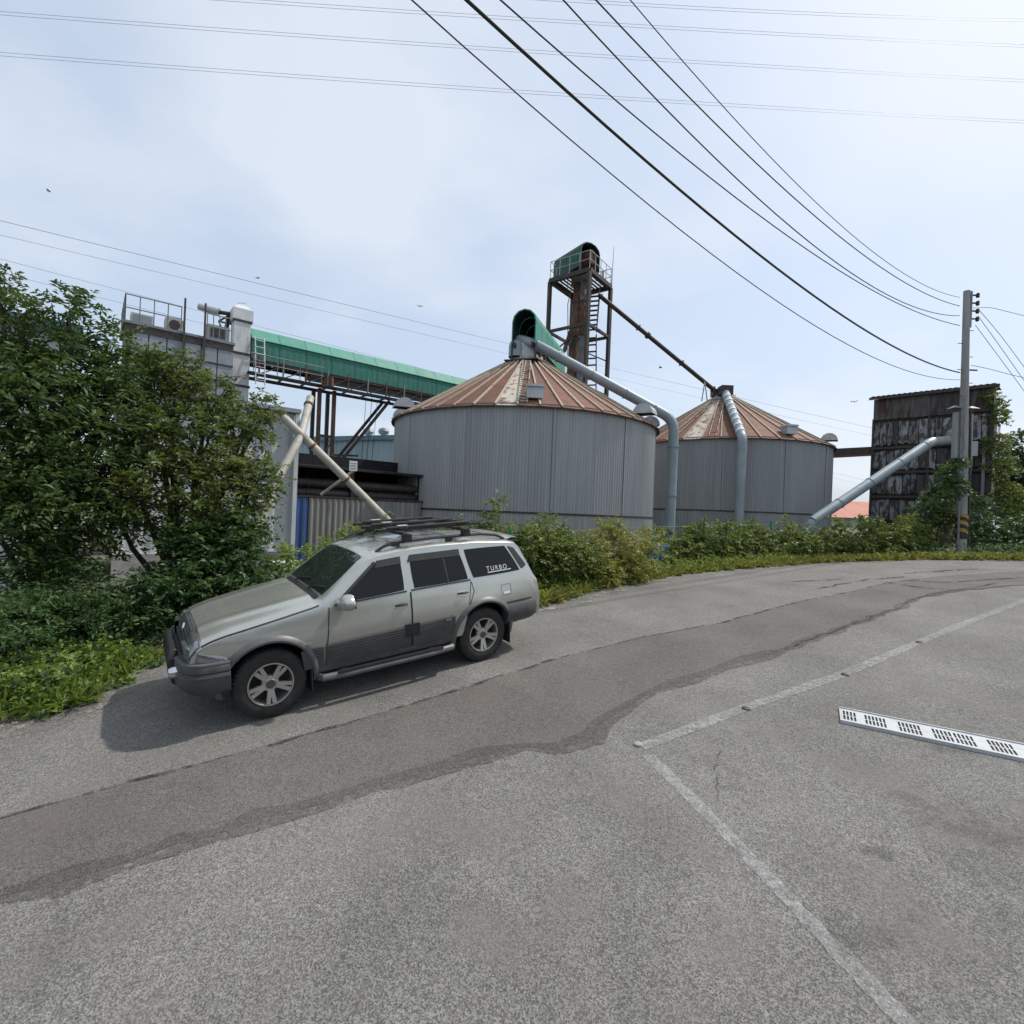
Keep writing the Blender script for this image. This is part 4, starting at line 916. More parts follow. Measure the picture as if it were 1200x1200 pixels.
# ------------------------------------------------------------------ parked car
def interp(x, tab):
    """tab sorted by ascending x"""
    if x <= tab[0][0]: return tab[0][1]
    for (a, va), (b, vb) in zip(tab[:-1], tab[1:]):
        if x <= b: return va + (vb-va)*(x-a)/(b-a)
    return tab[-1][1]
TOP = sorted([(2.02,.77),(1.995,.86),(1.95,.915),(1.87,.95),(1.70,.995),(1.4,1.05),(1.1,1.10),(.78,1.15),(.73,1.178),(.50,1.355),(.29,1.515),(.20,1.568),(.08,1.605),(-.2,1.638),(-.7,1.655),(-1.3,1.645),
              (-1.83,1.60),(-1.96,1.575),(-2.02,1.52),(-2.09,1.36),(-2.19,1.12),(-2.25,1.04),(-2.29,.85),(-2.31,.55)])
def zt_(x): return interp(x, TOP)
def ds_(x): return interp(x, [(-2.31,.05),(-2.06,.09),(-1.9,.085),(.15,.085),(.3,.06),(.72,.06),(.85,.085),(1.8,.10),(2.02,.14)])
def zb_(x): return interp(x, [(-2.31,.50),(-1.8,.42),(-.9,.36),(.9,.36),(1.8,.42),(2.02,.46)])
def hw(x, z):
    w = interp(z, [(.30,.80),(.40,.86),(.60,.888),(.78,.900),(.86,.898),(.90,.889),(1.0,.878),(1.10,.858),(1.56,.69),(1.70,.64)])
    if x > 1.05: w *= 1 - .115*((x-1.05)/.97)**2.2
    if x < -1.5: w *= 1 - .055*((-1.5-x)/.86)**2
    for xa in (1.315, -1.315):          # gentle wing swell round the wheels
        w += .018*math.exp(-((x-xa)/.42)**2)*math.exp(-((z-.72)/.22)**2)
    return w
NE = 3.0
def topz(x, y):
    zt = zt_(x); d = ds_(x); ys = hw(x, zt-d); q = min(1, abs(y)/ys); return zt - d + d*(1-q**NE)**(1/NE)
FW, RW = Vector(GP(320,842)), Vector(GP(567,775)); SLP = .0917
pn = (UP - FWD*SLP).normalized(); hd2 = (FW-RW); hf = (RIGHT*hd2.x + FWD*hd2.y + UP*(SLP*hd2.y)).normalized(); hl = pn.cross(hf)
CM = Matrix((hf, hl, pn)).transposed().to_4x4(); CM.translation = G((FW.x+RW.x)/2, (FW.y+RW.y)/2, .006) - hl*.88
car = thing('parked_car', 'silver station wagon SUV with dark lower cladding and roof rack, parked on the verge', 'car', M=CM)
def cb(mb, name, m, parent=car, smooth=True, ang=35):
    me = mb.mesh(name); me.materials.append(m)
    if smooth: smooth_mesh(me, ang)
    return link(name, me, parent)
def body():
    xs = sorted(set([a for a, _ in TOP] + [round(v,3) for v in np.linspace(-2.25, 1.97, 60)]))
    ns, ntp = 16, 10; rings = []
    for x in xs:
        zt, d, zb = zt_(x), ds_(x), zb_(x); zs = zt-d; half = []
        for i in range(ns):
            z = zb + (zs-zb)*i/(ns-1); half.append((hw(x,z), z))
        ys = hw(x, zs)
        for k in range(1, ntp+1):
            a = pi/2*k/ntp; half.append((ys*max(0,cos(a))**(2/NE), zs + d*sin(a)**(2/NE)))
        ring = [(x, y, z) for y, z in half] + [(x, -y, z) for y, z in reversed(half[:-1])]
        rings.append(ring)
    mb = MB(); n = len(rings[0])
    for r in rings: mb.v += [Vector(p) for p in r]
    for i in range(len(rings)-1):
        for k in range(n):
            k2 = (k+1) % n; mb.f.append((i*n+k, i*n+k2, (i+1)*n+k2, (i+1)*n+k))
    mb.f.append(tuple(range(n))); mb.f.append(tuple((len(rings)-1)*n + k for k in reversed(range(n))))
    me = mb.mesh('body'); bm = bmesh.new(); bm.from_mesh(me); bmesh.ops.recalc_face_normals(bm, faces=bm.faces[:]); bm.to_mesh(me); bm.free()
    ob = bpy.data.objects.new('body_tmp', me); col.objects.link(ob)
    cut = MB()
    for xa in (1.315, -1.315):
        for sg in (-1, 1):
            nn = 40; o = [(xa + .435*cos(2*pi*k/nn), sg*.50, .385 + .435*sin(2*pi*k/nn)) for k in range(nn)]; q = [(a, sg*1.3, c) for a, b, c in o]
            cut.add(o+q, [tuple(range(nn)), tuple(reversed(range(nn,2*nn)))] + [(k, nn+k, nn+(k+1)%nn, (k+1)%nn) for k in range(nn)])
    cme = cut.mesh('cut'); bm = bmesh.new(); bm.from_mesh(cme); bmesh.ops.recalc_face_normals(bm, faces=bm.faces[:]); bm.to_mesh(cme); bm.free()
    co = bpy.data.objects.new('cut_tmp', cme); col.objects.link(co)
    md = ob.modifiers.new('b', 'BOOLEAN'); md.operation = 'DIFFERENCE'; md.solver = 'EXACT'; md.object = co
    dg = bpy.context.evaluated_depsgraph_get(); res = bpy.data.meshes.new_from_object(ob.evaluated_get(dg))
    bpy.data.objects.remove(ob); bpy.data.objects.remove(co)
    res.materials.clear(); res.materials.append(M['silver']); smooth_mesh(res, 28); res.name = 'body'
    return link('body', res, car)
body()
def patch(corn, off, sg=1, nu=10, nv=6, k=0.0, thick=.012):
    """patch on the flank; corners (x,z): bottom-front, bottom-rear, top-rear, top-front"""
    mb = MB(); rows = []
    P = [Vector(c) for c in corn]
    for j in range(nv+1):
        row = []
        for i in range(nu+1):
            u, v = 2*i/nu-1, 2*j/nv-1; uu, vv = u*sqrt(1-k*v*v/2), v*sqrt(1-k*u*u/2); a, b = (uu+1)/2, (vv+1)/2
            p = (P[0]*(1-a)+P[1]*a)*(1-b) + (P[3]*(1-a)+P[2]*a)*b; row.append(Vector((p.x, sg*(hw(p.x,p.y)+off), p.y)))
        rows.append(row)
    if sg < 0: rows = [r[::-1] for r in rows]
    # rows run front->rear, bottom->top; outward on the left side
    rows = [r[::-1] for r in rows]; mb.grid(rows)
    rim = rows[0] + [r[-1] for r in rows[1:]] + rows[-1][::-1][1:] + [r[0] for r in rows[::-1]][1:-1]
    inn = [Vector((p.x, p.y - sg*thick, p.z)) for p in rim]; o = len(mb.v); mb.v += rim + inn; n = len(rim)
    for i in range(n): mb.f.append((o+i, o+n+i, o+n+(i+1)%n, o+(i+1)%n))
    return mb
def strip(pts, w, off, sg=1, m=None, name='shut_line', parent=car):
    """narrow line laid on the flank through (x,z) points"""
    mb = MB(); rows = []; P = [Vector(p) for p in pts]; Q = []
    for a, b in zip(P[:-1], P[1:]):
        for i in range(8): Q.append(a.lerp(b, i/8))
    Q.append(P[-1])
    for i, p in enumerate(Q):
        d = (Q[min(i+1,len(Q)-1)] - Q[max(i-1,0)]).normalized(); n = Vector((-d.y, d.x))*w/2
        rows.append([Vector((q.x, sg*(hw(q.x,q.y)+off), q.y)) for q in (p+n, p-n)])
    mb.grid(rows); return cb(mb, name, m or M['car_black'], parent, True)
def sweep(path, prof, m, name, parent=car, cap=True, ang=40):
    """profile (outset, z) swept along a plan path"""
    mb = MB(); rows = []; P = [Vector(p) for p in path]
    for i, p in enumerate(P):
        d = (P[min(i+1,len(P)-1)] - P[max(i-1,0)]).normalized(); n = Vector((-d.y, d.x))
        rows.append([Vector((p.x+n.x*o, p.y+n.y*o, z)) for o, z in prof])
    mb.grid(rows)
    if cap: k = len(mb.v); mb.v += rows[0]+rows[-1]; q = len(prof); mb.f += [tuple(k+i for i in range(q)), tuple(k+2*q-1-i for i in range(q))]
    return cb(mb, name, m, parent, True, ang)
def mirror(path): return path + [(x, -y) for x, y in reversed(path[:-1] if abs(path[-1][1]) < 1e-6 else path)]
def smooth_path(P, n=4):
    P = [Vector(p) for p in P]
    for _ in range(2):
        Q = [P[0]]
        for a, b in zip(P[:-1], P[1:]): Q += [a.lerp(b,.25), a.lerp(b,.75)]
        P = Q + [P[-1]]
    return [tuple(p) for p in P]
for sg in (1, -1):
    # doors with windows, visors, handles
    for nm, low, win, hx in (('front', [(.76,.415),(-.265,.415),(-.265,1.095),(.70,1.07)], [(.60,1.095),(-.205,1.125),(-.205,1.505),(.10,1.485)], -.14),
                             ('rear', [(-.277,.415),(-1.00,.415),(-1.125,1.105),(-.277,1.097)], [(-.325,1.128),(-1.105,1.142),(-1.03,1.515),(-.325,1.51)], -.99)):
        dr = cb(patch(low, .005, sg, 14, 12), 'door', M['silver'])
        w = cb(patch(win, .006, sg, 12, 8, .10), 'window', M['tint'], dr, True)
        b0_, b1_ = Vector(win[0]), Vector(win[1])
        strip([tuple(b0_ + Vector((.04,-.012))), tuple(b1_ + Vector((-.02,-.012)))], .02, .012, sg, M['car_black'], 'belt_seal', dr)
        t0, t1 = Vector(win[3]), Vector(win[2])
        v = patch([tuple(t0+Vector((.03,-.065))), tuple(t1+Vector((0,-.07))), tuple(t1+Vector((0,.012))), tuple(t0+Vector((-.01,.012)))], .016, sg, 10, 3, 0, .016); cb(v, 'rain_visor', M['car_black'], dr)
        if nm == 'rear': strip([(-.80,1.135),(-.78,1.51)], .022, .011, sg, M['car_black'], 'window_divider', dr)
        if nm == 'front':   # visor runs down the windscreen pillar
            strip([(.575,1.13),(.12,1.485)], .03, .014, sg, M['car_black'], 'pillar_seal', dr)
        hz = .955 if nm == 'front' else .975
        hcup = cb(patch([(hx+.085,hz-.035),(hx-.085,hz-.035),(hx-.085,hz+.035),(hx+.085,hz+.035)], .009, sg, 8, 6, .5), 'handle_cup', M['chrome'], dr)
        hh = MB(); yy = sg*(hw(hx,hz)+.035); hh.tube([(hx+.07,sg*(hw(hx,hz)+.012),hz+.008),(hx+.04,yy,hz+.01),(hx-.04,yy,hz+.01),(hx-.07,sg*(hw(hx,hz)+.012),hz+.008)], .012, 8); cb(hh, 'handle', M['car_black'], dr)
        strip([low[0], low[3]], .009, .0075, sg); strip([low[1], low[2]], .009, .0075, sg)
        # ribbed cladding on the door
        x0, x1 = (.755, -.255) if nm == 'front' else (-.285, -.86)
        zc0, zc1 = (.43,.665) if nm == 'front' else (.43,.685)
        cl = cb(patch([(x0,zc0),(x1,zc0),(x1,zc1+.012),(x0,zc1-.012)], .022, sg, 10, 4, 0, .025), 'cladding', M['clad'], dr)
        for k in range(5):
            z = zc0 + .085 + k*.032; strip([(x0-.05,z-.004),(x1+.05,z+.008)], .011, .030, sg, M['flare'], 'cladding_rib', dr)
        strip([(x0,zc1-.006),(x1,zc1+.018)], .014, .030, sg, M['flare'], 'cladding_edge', dr)
        bx0 = x1+.03 if nm == 'front' else x0-.03
        cb(patch([(bx0+.045,.56),(bx0-.045,.56),(bx0-.045,.72),(bx0+.045,.72)], .034, sg, 3, 3, .1, .03), 'cladding_block', M['car_black'], dr)
    # rear quarter glass
    q = cb(patch([(-1.175,1.145),(-1.965,1.155),(-1.775,1.505),(-1.105,1.515)], .006, sg, 14, 8, .10), 'quarter_window', M['tint'])
    cb(patch([(-1.99,1.165),(-2.09,1.21),(-1.92,1.465),(-1.815,1.495)], .006, sg, 4, 6, .15), 'corner_window', M['car_black'])
    strip([(-1.135,1.11),(-1.165,.98),(-1.09,.82)], .008, .004, sg)
    # wing panel strips, flares, cladding between arches
    cb(patch([(.98,.43),(.775,.43),(.78,.655),(1.02,.655)], .02, sg, 4, 4, 0, .02), 'cladding', M['clad'])
    for k in range(5): strip([(.95,.515+k*.032),(.79,.513+k*.032)], .011, .028, sg, M['flare'], 'cladding_rib')
    for xa in (1.315, -1.315):
        mb = MB(); rows = []
        for k in range(33):
            a = radians(-14 + 208*k/32); row = []
            for rr_, oo in ((.425,-.06),(.428,.030),(.450,.038),(.480,.026),(.500,-.004)):
                x, z = xa + rr_*cos(a), .385 + rr_*sin(a); x = min(x, 1.95); row.append((x, sg*(hw(x, max(z,.36)) + oo), max(z,.30)))
            rows.append(row if sg > 0 else row[::-1])
        mb.grid(rows); cb(mb, 'wheel_arch', M['flare'])
        mb = MB(); arc = [radians(-12 + 204*k/24) for k in range(25)]
        mb.grid([[(xa+.432*cos(a), sg*y, .385+.432*sin(a)) for a in arc] for y in (.50,.88)]); mb.add([(xa+.43*cos(a), sg*.505, .385+.43*sin(a)) for a in arc], [tuple(range(25))]); cb(mb, 'wheel_liner', M['car_black'])
        mb = MB(); mb.box((xa-.40, sg*.80, .30), (.012,.24,.24)); cb(mb, 'mud_flap', M['car_black'], smooth=False)
    # hood shut line and bonnet crease
    # sill and side step
    cb(patch([(.90,.355),(-.90,.355),(-.90,.435),(.90,.435)], .012, sg, 12, 2, 0, .02), 'sill', M['flare'])
    mb = MB(); mb.tube([(.86,sg*.80,.315),(.80,sg*.93,.318),(.5,sg*.955,.318),(-.5,sg*.955,.318),(-.80,sg*.93,.318),(-.86,sg*.80,.315)], .04, 10); 
    for x in (.55,-.55): mb.box((x,sg*.85,.325),(.05,.2,.035))
    st = cb(mb, 'side_step', M['flare']); mb = MB(); mb.box((0,sg*.955,.358),(1.3,.07,.012)); cb(mb, 'tread', M['car_black'], st, False)
    # mirror
    mb = MB(); mx_, mz = .55, 1.125
    prof = [(0,-.02),(.02,.055),(.08,.095),(.13,.085),(.16,.03)]
    mb.lathe([(.001,.0),(.06,.004),(.096,.03),(.108,.07),(.108,.12),(.10,.135),(.001,.135)], 18, Matrix.Translation((mx_+.07, sg*(.858+.145), mz+.0)) @ Matrix.Rotation(-pi/2, 4, 'Y') @ Matrix.Diagonal((.82,1.15,1,1)))
    mi = cb(mb, 'mirror', M['silver']); mb = MB(); mb.box((mx_+.02, sg*(.858+.045), mz-.025), (.10,.12,.05)); cb(mb, 'mirror_arm', M['silver'], mi, False)
    mb = MB(); mb.box((mx_-.067, sg*(.858+.155), mz+.01), (.006,.20,.13)); cb(mb, 'mirror_glass', M['tint'], mi, False)
    # lamps
    hp_ = [(1.70,.876),(1.86,.860),(1.97,.80),(2.035,.64),(2.045,.42)]
    hp_ = smooth_path(hp_) if sg > 0 else smooth_path([(x, -y) for x, y in reversed(hp_)])
    mb = MB(); rows = []; nh = len(hp_)
    for i, q_ in enumerate(hp_):
        d_ = (Vector(hp_[min(i+1,nh-1)]) - Vector(hp_[max(i-1,0)])).normalized(); n_ = Vector((-d_.y, d_.x)); u_ = i/(nh-1) if sg > 0 else 1-i/(nh-1); zt2 = .728 + .115*min(1, u_*1.5)
        rows.append([Vector((q_[0]+n_.x*o, q_[1]+n_.y*o, z)) for o, z in ((-.05, zt2+.012), (.004, zt2), (.014, .5*(zt2+.705)), (.012, .705), (-.04, .698))])
    mb.grid(rows); cb(mb, 'headlight', M['lens'])
    rp = smooth_path([(-2.05,.838),(-2.19,.818),(-2.28,.74),(-2.31,.62)]); rp = rp if sg < 0 else rp
    mb = MB(); rows = []
    for x, y in rp: rows.append([(x - o*.7, sg*(y + o), z) for o, z in ((-.04,.72),(.014,.73),(.018,.86),(.010,1.0),(-.04,1.02))])
    mb.grid(rows); cb(mb, 'tail_light', M['red_lens'])
    mb = MB(); mb.lathe([(.001,.05),(.045,.045),(.06,.02),(.06,-.03)], 16, Matrix.Translation((2.13, sg*.56, .585)) @ Matrix.Rotation(pi/2, 4, 'Y')); cb(mb, 'fog_lamp', M['chrome'])
    # roof rail
    pts = [(.05,sg*.60,1.58),(-.06,sg*.605,1.65),(-.25,sg*.61,1.675),(-.8,sg*.612,1.692),(-1.45,sg*.605,1.68),(-1.72,sg*.595,1.645),(-1.85,sg*.585,1.58)]
    mb = MB(); mb.tube(bend(pts,.06,3), .019, 8); 
    for x in (-.2,-.95): mb.box((x,sg*.61,1.658),(.10,.03,.06))
    cb(mb, 'roof_rail', M['car_black'])
    strip([(1.60,.688),(1.74,.694)], .018, .014, sg, M['flare'], 'wing_trim')
# fuel flap and badges (left flank)
strip([(-1.60,.86),(-1.60,1.0),(-1.76,1.0),(-1.76,.86),(-1.60,.86)], .005, .004, 1, M['clad'], 'fuel_flap')
cb(patch([(-1.63,.875),(-1.74,.875),(-1.74,.905),(-1.63,.905)], .006, 1, 2, 2), 'badge', M['chrome'])
cb(patch([(1.02,.70),(.90,.70),(.90,.725),(1.02,.725)], .008, 1, 2, 2), 'badge', M['chrome'])
cb(patch([(-.72,.672),(-.80,.672),(-.80,.69),(-.72,.69)], .032, 1, 2, 2), 'badge', M['chrome'])
# windscreen and rear screen laid on the top skin
def top_patch(x0, x1, w0, w1, off, m, name, nx_=10, ny=16, k=.10):
    mb = MB(); rows = []
    for i in range(nx_+1):
        row = []
        for j in range(ny+1):
            u, v = 2*i/nx_-1, 2*j/ny-1; uu, vv = u*sqrt(1-k*v*v/2), v*sqrt(1-k*u*u/2); a = (uu+1)/2; x = x0+(x1-x0)*a; y = vv*(w0+(w1-w0)*a); row.append((x + off*.6*(1 if x0 > 0 else -1), y, topz(x,y)+off))
        rows.append(row if x0 < x1 else row[::-1])
    mb.grid(rows); return cb(mb, name, m)
ws = top_patch(.725, .215, .70, .605, .006, M['windscreen'], 'windscreen')
top_patch(-2.03, -2.185, .57, .66, .006, M['tint'], 'rear_window', 6, 12)
for s_ in (.25,-.32):
    mb = MB(); P = [(.90-.10*0, s_, topz(.75,s_)+.02)]; mb.tube([(.755,s_,topz(.755,s_)+.015),(.71,s_+.12,topz(.71,s_+.12)+.03),(.66,s_+.38,topz(.66,min(.55,s_+.38))+.02)], .009, 6); cb(mb, 'wiper', M['car_black'], ws)
mb = MB(); rows = [[(x, y, topz(x,y)+.004) for y in np.linspace(-.66,.66,9)] for x in (.745,.80)]; mb.grid(rows); cb(mb, 'cowl', M['car_black'])
# bonnet skin with raised creases
mb = MB(); rows = []
for x in np.linspace(.82, 1.90, 18):
    hwid = hw(x, zt_(x)-ds_(x))-.022
    rows.append([(x, y, topz(x,y)+.006 + .018*math.exp(-((abs(y)-.50+.10*(x-1))/.085)**2)) for y in np.linspace(-hwid, hwid, 33)][::-1])
mb.grid(rows[::-1]); mb.grid([[Vector(p)-Vector((0,0,.012)) for p in r] for r in rows]); bon = cb(mb, 'bonnet', M['silver'], ang=60)
for sg in (-1, 1):
    mb = MB(); rows = []
    for x in np.linspace(.80, 1.91, 20):
        y = hw(x, zt_(x)-ds_(x))-.017; rows.append([(x, sg*(y-.006), topz(x,y-.006)+.008), (x, sg*(y+.006), topz(x,y+.006)+.004)])
    mb.grid(rows); cb(mb, 'shut_line', M['car_black'], bon)
# grille, bumpers, guard
def nose_patch(y0, y1, off, m, name, x0=1.915, x1=2.012, parent=car):
    mb = MB(); rows = []
    for i in range(9):
        x = x0 + (x1-x0)*i/8; lim = hw(x, zt_(x)-ds_(x))-.01
        rows.append([(x+off, max(-lim,min(lim,y0+(y1-y0)*j/10)), topz(x, max(-lim,min(lim,y0+(y1-y0)*j/10)))+off) for j in range(11)])
    mb.grid(rows); return cb(mb, name, m, parent)
gr_ = nose_patch(-.40, .40, .010, M['clad'], 'grille')
for k in range(4): nose_patch(-.38, .38, .016, M['flare'], 'grille_bar', 1.93+.022*k, 1.937+.022*k, gr_)
mb = MB(); mb.lathe([(.001,.02),(.05,.018),(.055,0)], 18, Matrix.Translation((2.0,0,topz(1.985,0)+.0)) @ Matrix.Rotation(pi/2.6,4,'Y')); cb(mb, 'grille_badge', M['chrome'], gr_)
mb = MB(); mb.box((2.028,0,.735),(.03,.86,.10)); cb(mb, 'front_panel', M['clad'], gr_, False)
for sg in (1,-1): nose_patch(sg*.42, sg*.80, .012, M['lens'], 'headlight')
fpath = smooth_path(mirror([(1.68,.892),(1.84,.885),(1.985,.84),(2.07,.70),(2.105,.42),(2.115,0)]))
fb = sweep(fpath, [(-.10,.705),(.008,.70),(.026,.675),(.028,.62),(.014,.612),(.032,.60),(.040,.53),(.024,.45),(-.02,.395),(-.10,.39)], M['clad'], 'front_bumper')
sweep(fpath, [(-.01,.712),(.020,.707),(.024,.694),(-.01,.688)], M['flare'], 'bumper_trim', fb)
sweep(fpath, [(-.01,.592),(.044,.588),(.044,.574),(-.01,.57)], M['flare'], 'bumper_trim', fb)
mb = MB(); mb.tube(smooth_path_3 if False else [(2.05,.40,.40),(2.115,.44,.46),(2.14,.45,.58),(2.135,.45,.68),(2.12,.40,.735),(2.12,-.40,.735),(2.135,-.45,.68),(2.14,-.45,.58),(2.115,-.44,.46),(2.05,-.40,.40)], .040, 12)
mb.tube([(2.142,.45,.58),(2.142,-.45,.58)], .035, 10); cb(mb, 'nudge_bar', M['car_black'])
mb = MB(); mb.box((2.142,0,.53),(.012,.34,.17)); cb(mb, 'number_plate', M['white_plastic'], smooth=False)
rpath = smooth_path(mirror([(-1.68,.892),(-1.92,.885),(-2.20,.85),(-2.32,.72),(-2.36,.40),(-2.365,0)]))
rb_ = sweep(list(reversed(rpath)), [(-.10,.725),(.012,.72),(.035,.69),(.045,.60),(.03,.50),(-.03,.44),(-.10,.44)], M['clad'], 'rear_bumper')
sweep(list(reversed(rpath)), [(-.02,.757),(.016,.755),(.018,.735),(-.02,.73)], M['car_black'], 'bumper_trim', rb_)
# roof spoiler
mb = MB(); rows = []
for y in np.linspace(-.60,.60,13): rows.append([(-1.88,y,topz(-1.88,y)+.008),(-1.99,y,topz(-1.94,y)+.035),(-2.08,y,topz(-1.96,y)+.03),(-2.07,y,topz(-1.96,y)+.005),(-1.95,y,topz(-1.96,y)-.01)])
mb.grid(rows); cb(mb, 'roof_spoiler', M['silver'])
mb = MB(); mb.box((0,0,.42),(3.6,1.3,.16)); mb.box((0,0,.33),(2.9,.5,.1)); cb(mb, 'underbody_block', M['car_black'], smooth=False)  # plain dark boxes added under the body to block light
# wheels
def wheel(x, sg):
    T = Matrix.Translation((x, sg*.755, .361)) @ Matrix.Rotation(-sg*pi/2, 4, 'X')      # local +z = outward
    tp = [(.222,-.115),(.25,-.125),(.31,-.128),(.345,-.112),(.358,-.085),(.361,-.03),(.361,.03),(.358,.085),(.345,.112),(.31,.128),(.27,.130),(.25,.126),(.225,.118)]
    mb = MB(); mb.lathe(tp, 48, T); ty = cb(mb, 'wheel', M['tyre'])
    for k in range(44):      # tread blocks
        a = 2*pi*k/44
        if k % 2: continue
    mb = MB()
    for k in range(52):
        a = 2*pi*k/52; c = T @ Vector((.354*cos(a), .354*sin(a), .083)); r3 = T.to_3x3() @ Matrix.Rotation(a, 3, 'Z'); mb.box(c, (.012,.022,.045), r3)
    cb(mb, 'tread', M['tyre'], ty, False)
    mb = MB(); mb.lathe([(.226,.118),(.224,.126),(.212,.126),(.205,.112),(.200,.06),(.195,-.08)], 48, T); cb(mb, 'rim', M['alloy'], ty)
    mb = MB(); mb.lathe([(.200,.0),(.001,.0)], 32, T); cb(mb, 'brake_disc', M['car_black'], ty)
    mb = MB(); mb.lathe([(.001,.108),(.035,.108),(.045,.10),(.076,.094),(.086,.08),(.086,.02)], 28, T); cb(mb, 'hub', M['alloy'], ty)
    mb = MB(); mb.lathe([(.001,.118),(.036,.116),(.046,.106)], 20, T); cb(mb, 'hub_cap', M['clad'], ty)
    for k in range(5):
        a = 2*pi*k/5 + .3
        for dq in (-.155, .155):
            p0 = T @ Vector((.06*cos(a+dq*1.0), .06*sin(a+dq*1.0), .088)); p1 = T @ Vector((.208*cos(a+dq), .208*sin(a+dq), .112))
            mb = MB(); mb.beam(p0, p1, .040, .03, T.to_3x3() @ Vector((0,0,1))); cb(mb, 'spoke', M['alloy'], ty, False)
        b = MB(); c = T @ Vector((.055*cos(a+pi/5), .055*sin(a+pi/5), .100)); b.lathe([(.001,.008),(.009,.006),(.009,0)], 8, Matrix.Translation(c) @ T.to_3x3().to_4x4()); cb(b, 'wheel_nut', M['chrome'], ty)
for x in (1.315, -1.315):
    for sg in (1, -1): wheel(x, sg)
# roof carrier
for x in (-.35, -1.2):
    mb = MB(); mb.beam((x,-.66,1.757),(x,.66,1.757),.055,.03); cr_ = cb(mb, 'carrier_bar', M['car_black'], smooth=False)
    for sg in (-1,1):
        mb = MB(); mb.box((x,sg*.615,1.717),(.11,.07,.09)); cb(mb, 'carrier_foot', M['car_black'], cr_, False)
for y, x0, x1, z in ((.40,-.05,-1.55,1.807),(.02,.0,-1.5,1.817),(-.42,-.05,-1.42,1.812)):
    mb = MB(); mb.beam((x0,y,z),(x1,y,z),.07,.035); mb.tube([(x0-.1,y+.07,z+.035),(x1+.2,y+.07,z+.04)], .016, 8); cr_ = cb(mb, 'bike_tray', M['car_black'], smooth=False)
    for q in (.22,.48,.8):
        mb = MB(); mb.box((x0+(x1-x0)*q,y+.03,z+.035),(.13,.08,.035)); cb(mb, 'clamp', M['white_plastic'] if q < .4 else M['car_black'], cr_, False)
mb = MB(); mb.box((-.62,.22,1.79),(.34,.10,.03)); cb(mb, 'carrier_plate', M['white_plastic'], smooth=False)
# lettering on the rear quarter glass
def flank_text(body_, x, z, size, m):
    cu = bpy.data.curves.new('lettering', 'FONT'); cu.body = body_; cu.size = size; cu.extrude = .0015; cu.space_character = 1.35; cu.align_x = 'LEFT'
    tmp = bpy.data.objects.new('tmp', cu); col.objects.link(tmp)
    dg = bpy.context.evaluated_depsgraph_get(); dg.update(); me = bpy.data.meshes.new_from_object(tmp.evaluated_get(dg)); bpy.data.objects.remove(tmp)
    for v in me.vertices:      # text x runs toward the rear on the left flank
        xx = x - v.co.x; zz = z + v.co.y; v.co = Vector((xx, hw(xx,zz) + .0085 + v.co.z, zz))
    me.materials.clear(); me.materials.append(m); return link('lettering', me, car)
flank_text('TURBO', -1.40, 1.205, .085, M['white_ink'])
strip([(-1.41,1.187),(-1.80,1.193)], .012, .0095, 1, M['white_ink'], 'lettering_underline')

# ------------------------------------------------------------------ white slotted strip on the asphalt
q0, q1 = Vector(GP(984, 839)), Vector(GP(1200, 884)); sdv = (q1-q0).normalized(); snv = Vector((-sdv.y, sdv.x)); LS = 2.6; WS = .34
def sp(u, v, h): p = q0 + sdv*u + snv*v; return G(p.x, p.y, h)
SM = Matrix.Translation(G(q0.x, q0.y, 0))
t = thing('slotted_strip', 'white slotted plastic strip lying on the asphalt at the frame edge', 'strip', M=SM)
groups = [(.03,4),(.22,6),(.50,6),(.77,10),(1.18,6),(1.5,6),(1.8,8),(2.2,6)]
holes = []
for u0, n in groups:
    for k in range(n): holes.append((u0 + k*.031 + (.008 if k >= 5 and n == 10 else 0), .019))
mb = MB(); hgt = .022
us = [0.0]
for u0, w_ in holes: us += [u0, u0+w_]
us.append(LS); vv = [-WS/2+.012, -.105, -.006, .006, .105, WS/2-.012]
for i in range(len(us)-1):
    for j in range(5):
        if i % 2 == 1 and j in (1, 3): continue
        a, b, c, d_ = us[i], us[i+1], vv[j], vv[j+1]
        mb.add([sp(a,c,hgt), sp(b,c,hgt), sp(b,d_,hgt), sp(a,d_,hgt)], [(0,1,2,3)])
        if i % 2 == 0 or j == 2:
            mb.add([sp(a,c,hgt-.005), sp(b,c,hgt-.005), sp(b,d_,hgt-.005), sp(a,d_,hgt-.005)], [(3,2,1,0)])
mb.build('slotted_plate', M['white_plastic'], t)
for sgn in (-1, 1): MB().obox((sp(0,sgn*(WS/2-.006),.017)+sp(LS,sgn*(WS/2-.006),.017))/2, (sp(LS,0,0)-sp(0,0,0))/2, (sp(0,.006,0)-sp(0,-.006,0))/2, UP*.017).build('side_lip', M['white_plastic'], t)
MB().obox((sp(0,0,.008)+sp(LS,0,.008))/2, (sp(LS,0,0)-sp(.004,0,0))/2, (sp(0,WS/2-.014,0)-sp(0,-WS/2+.014,0))/2, UP*.006).build('slot_shade_floor', M['opening_shade'], t)  # shade below the slots is painted as a near-black floor

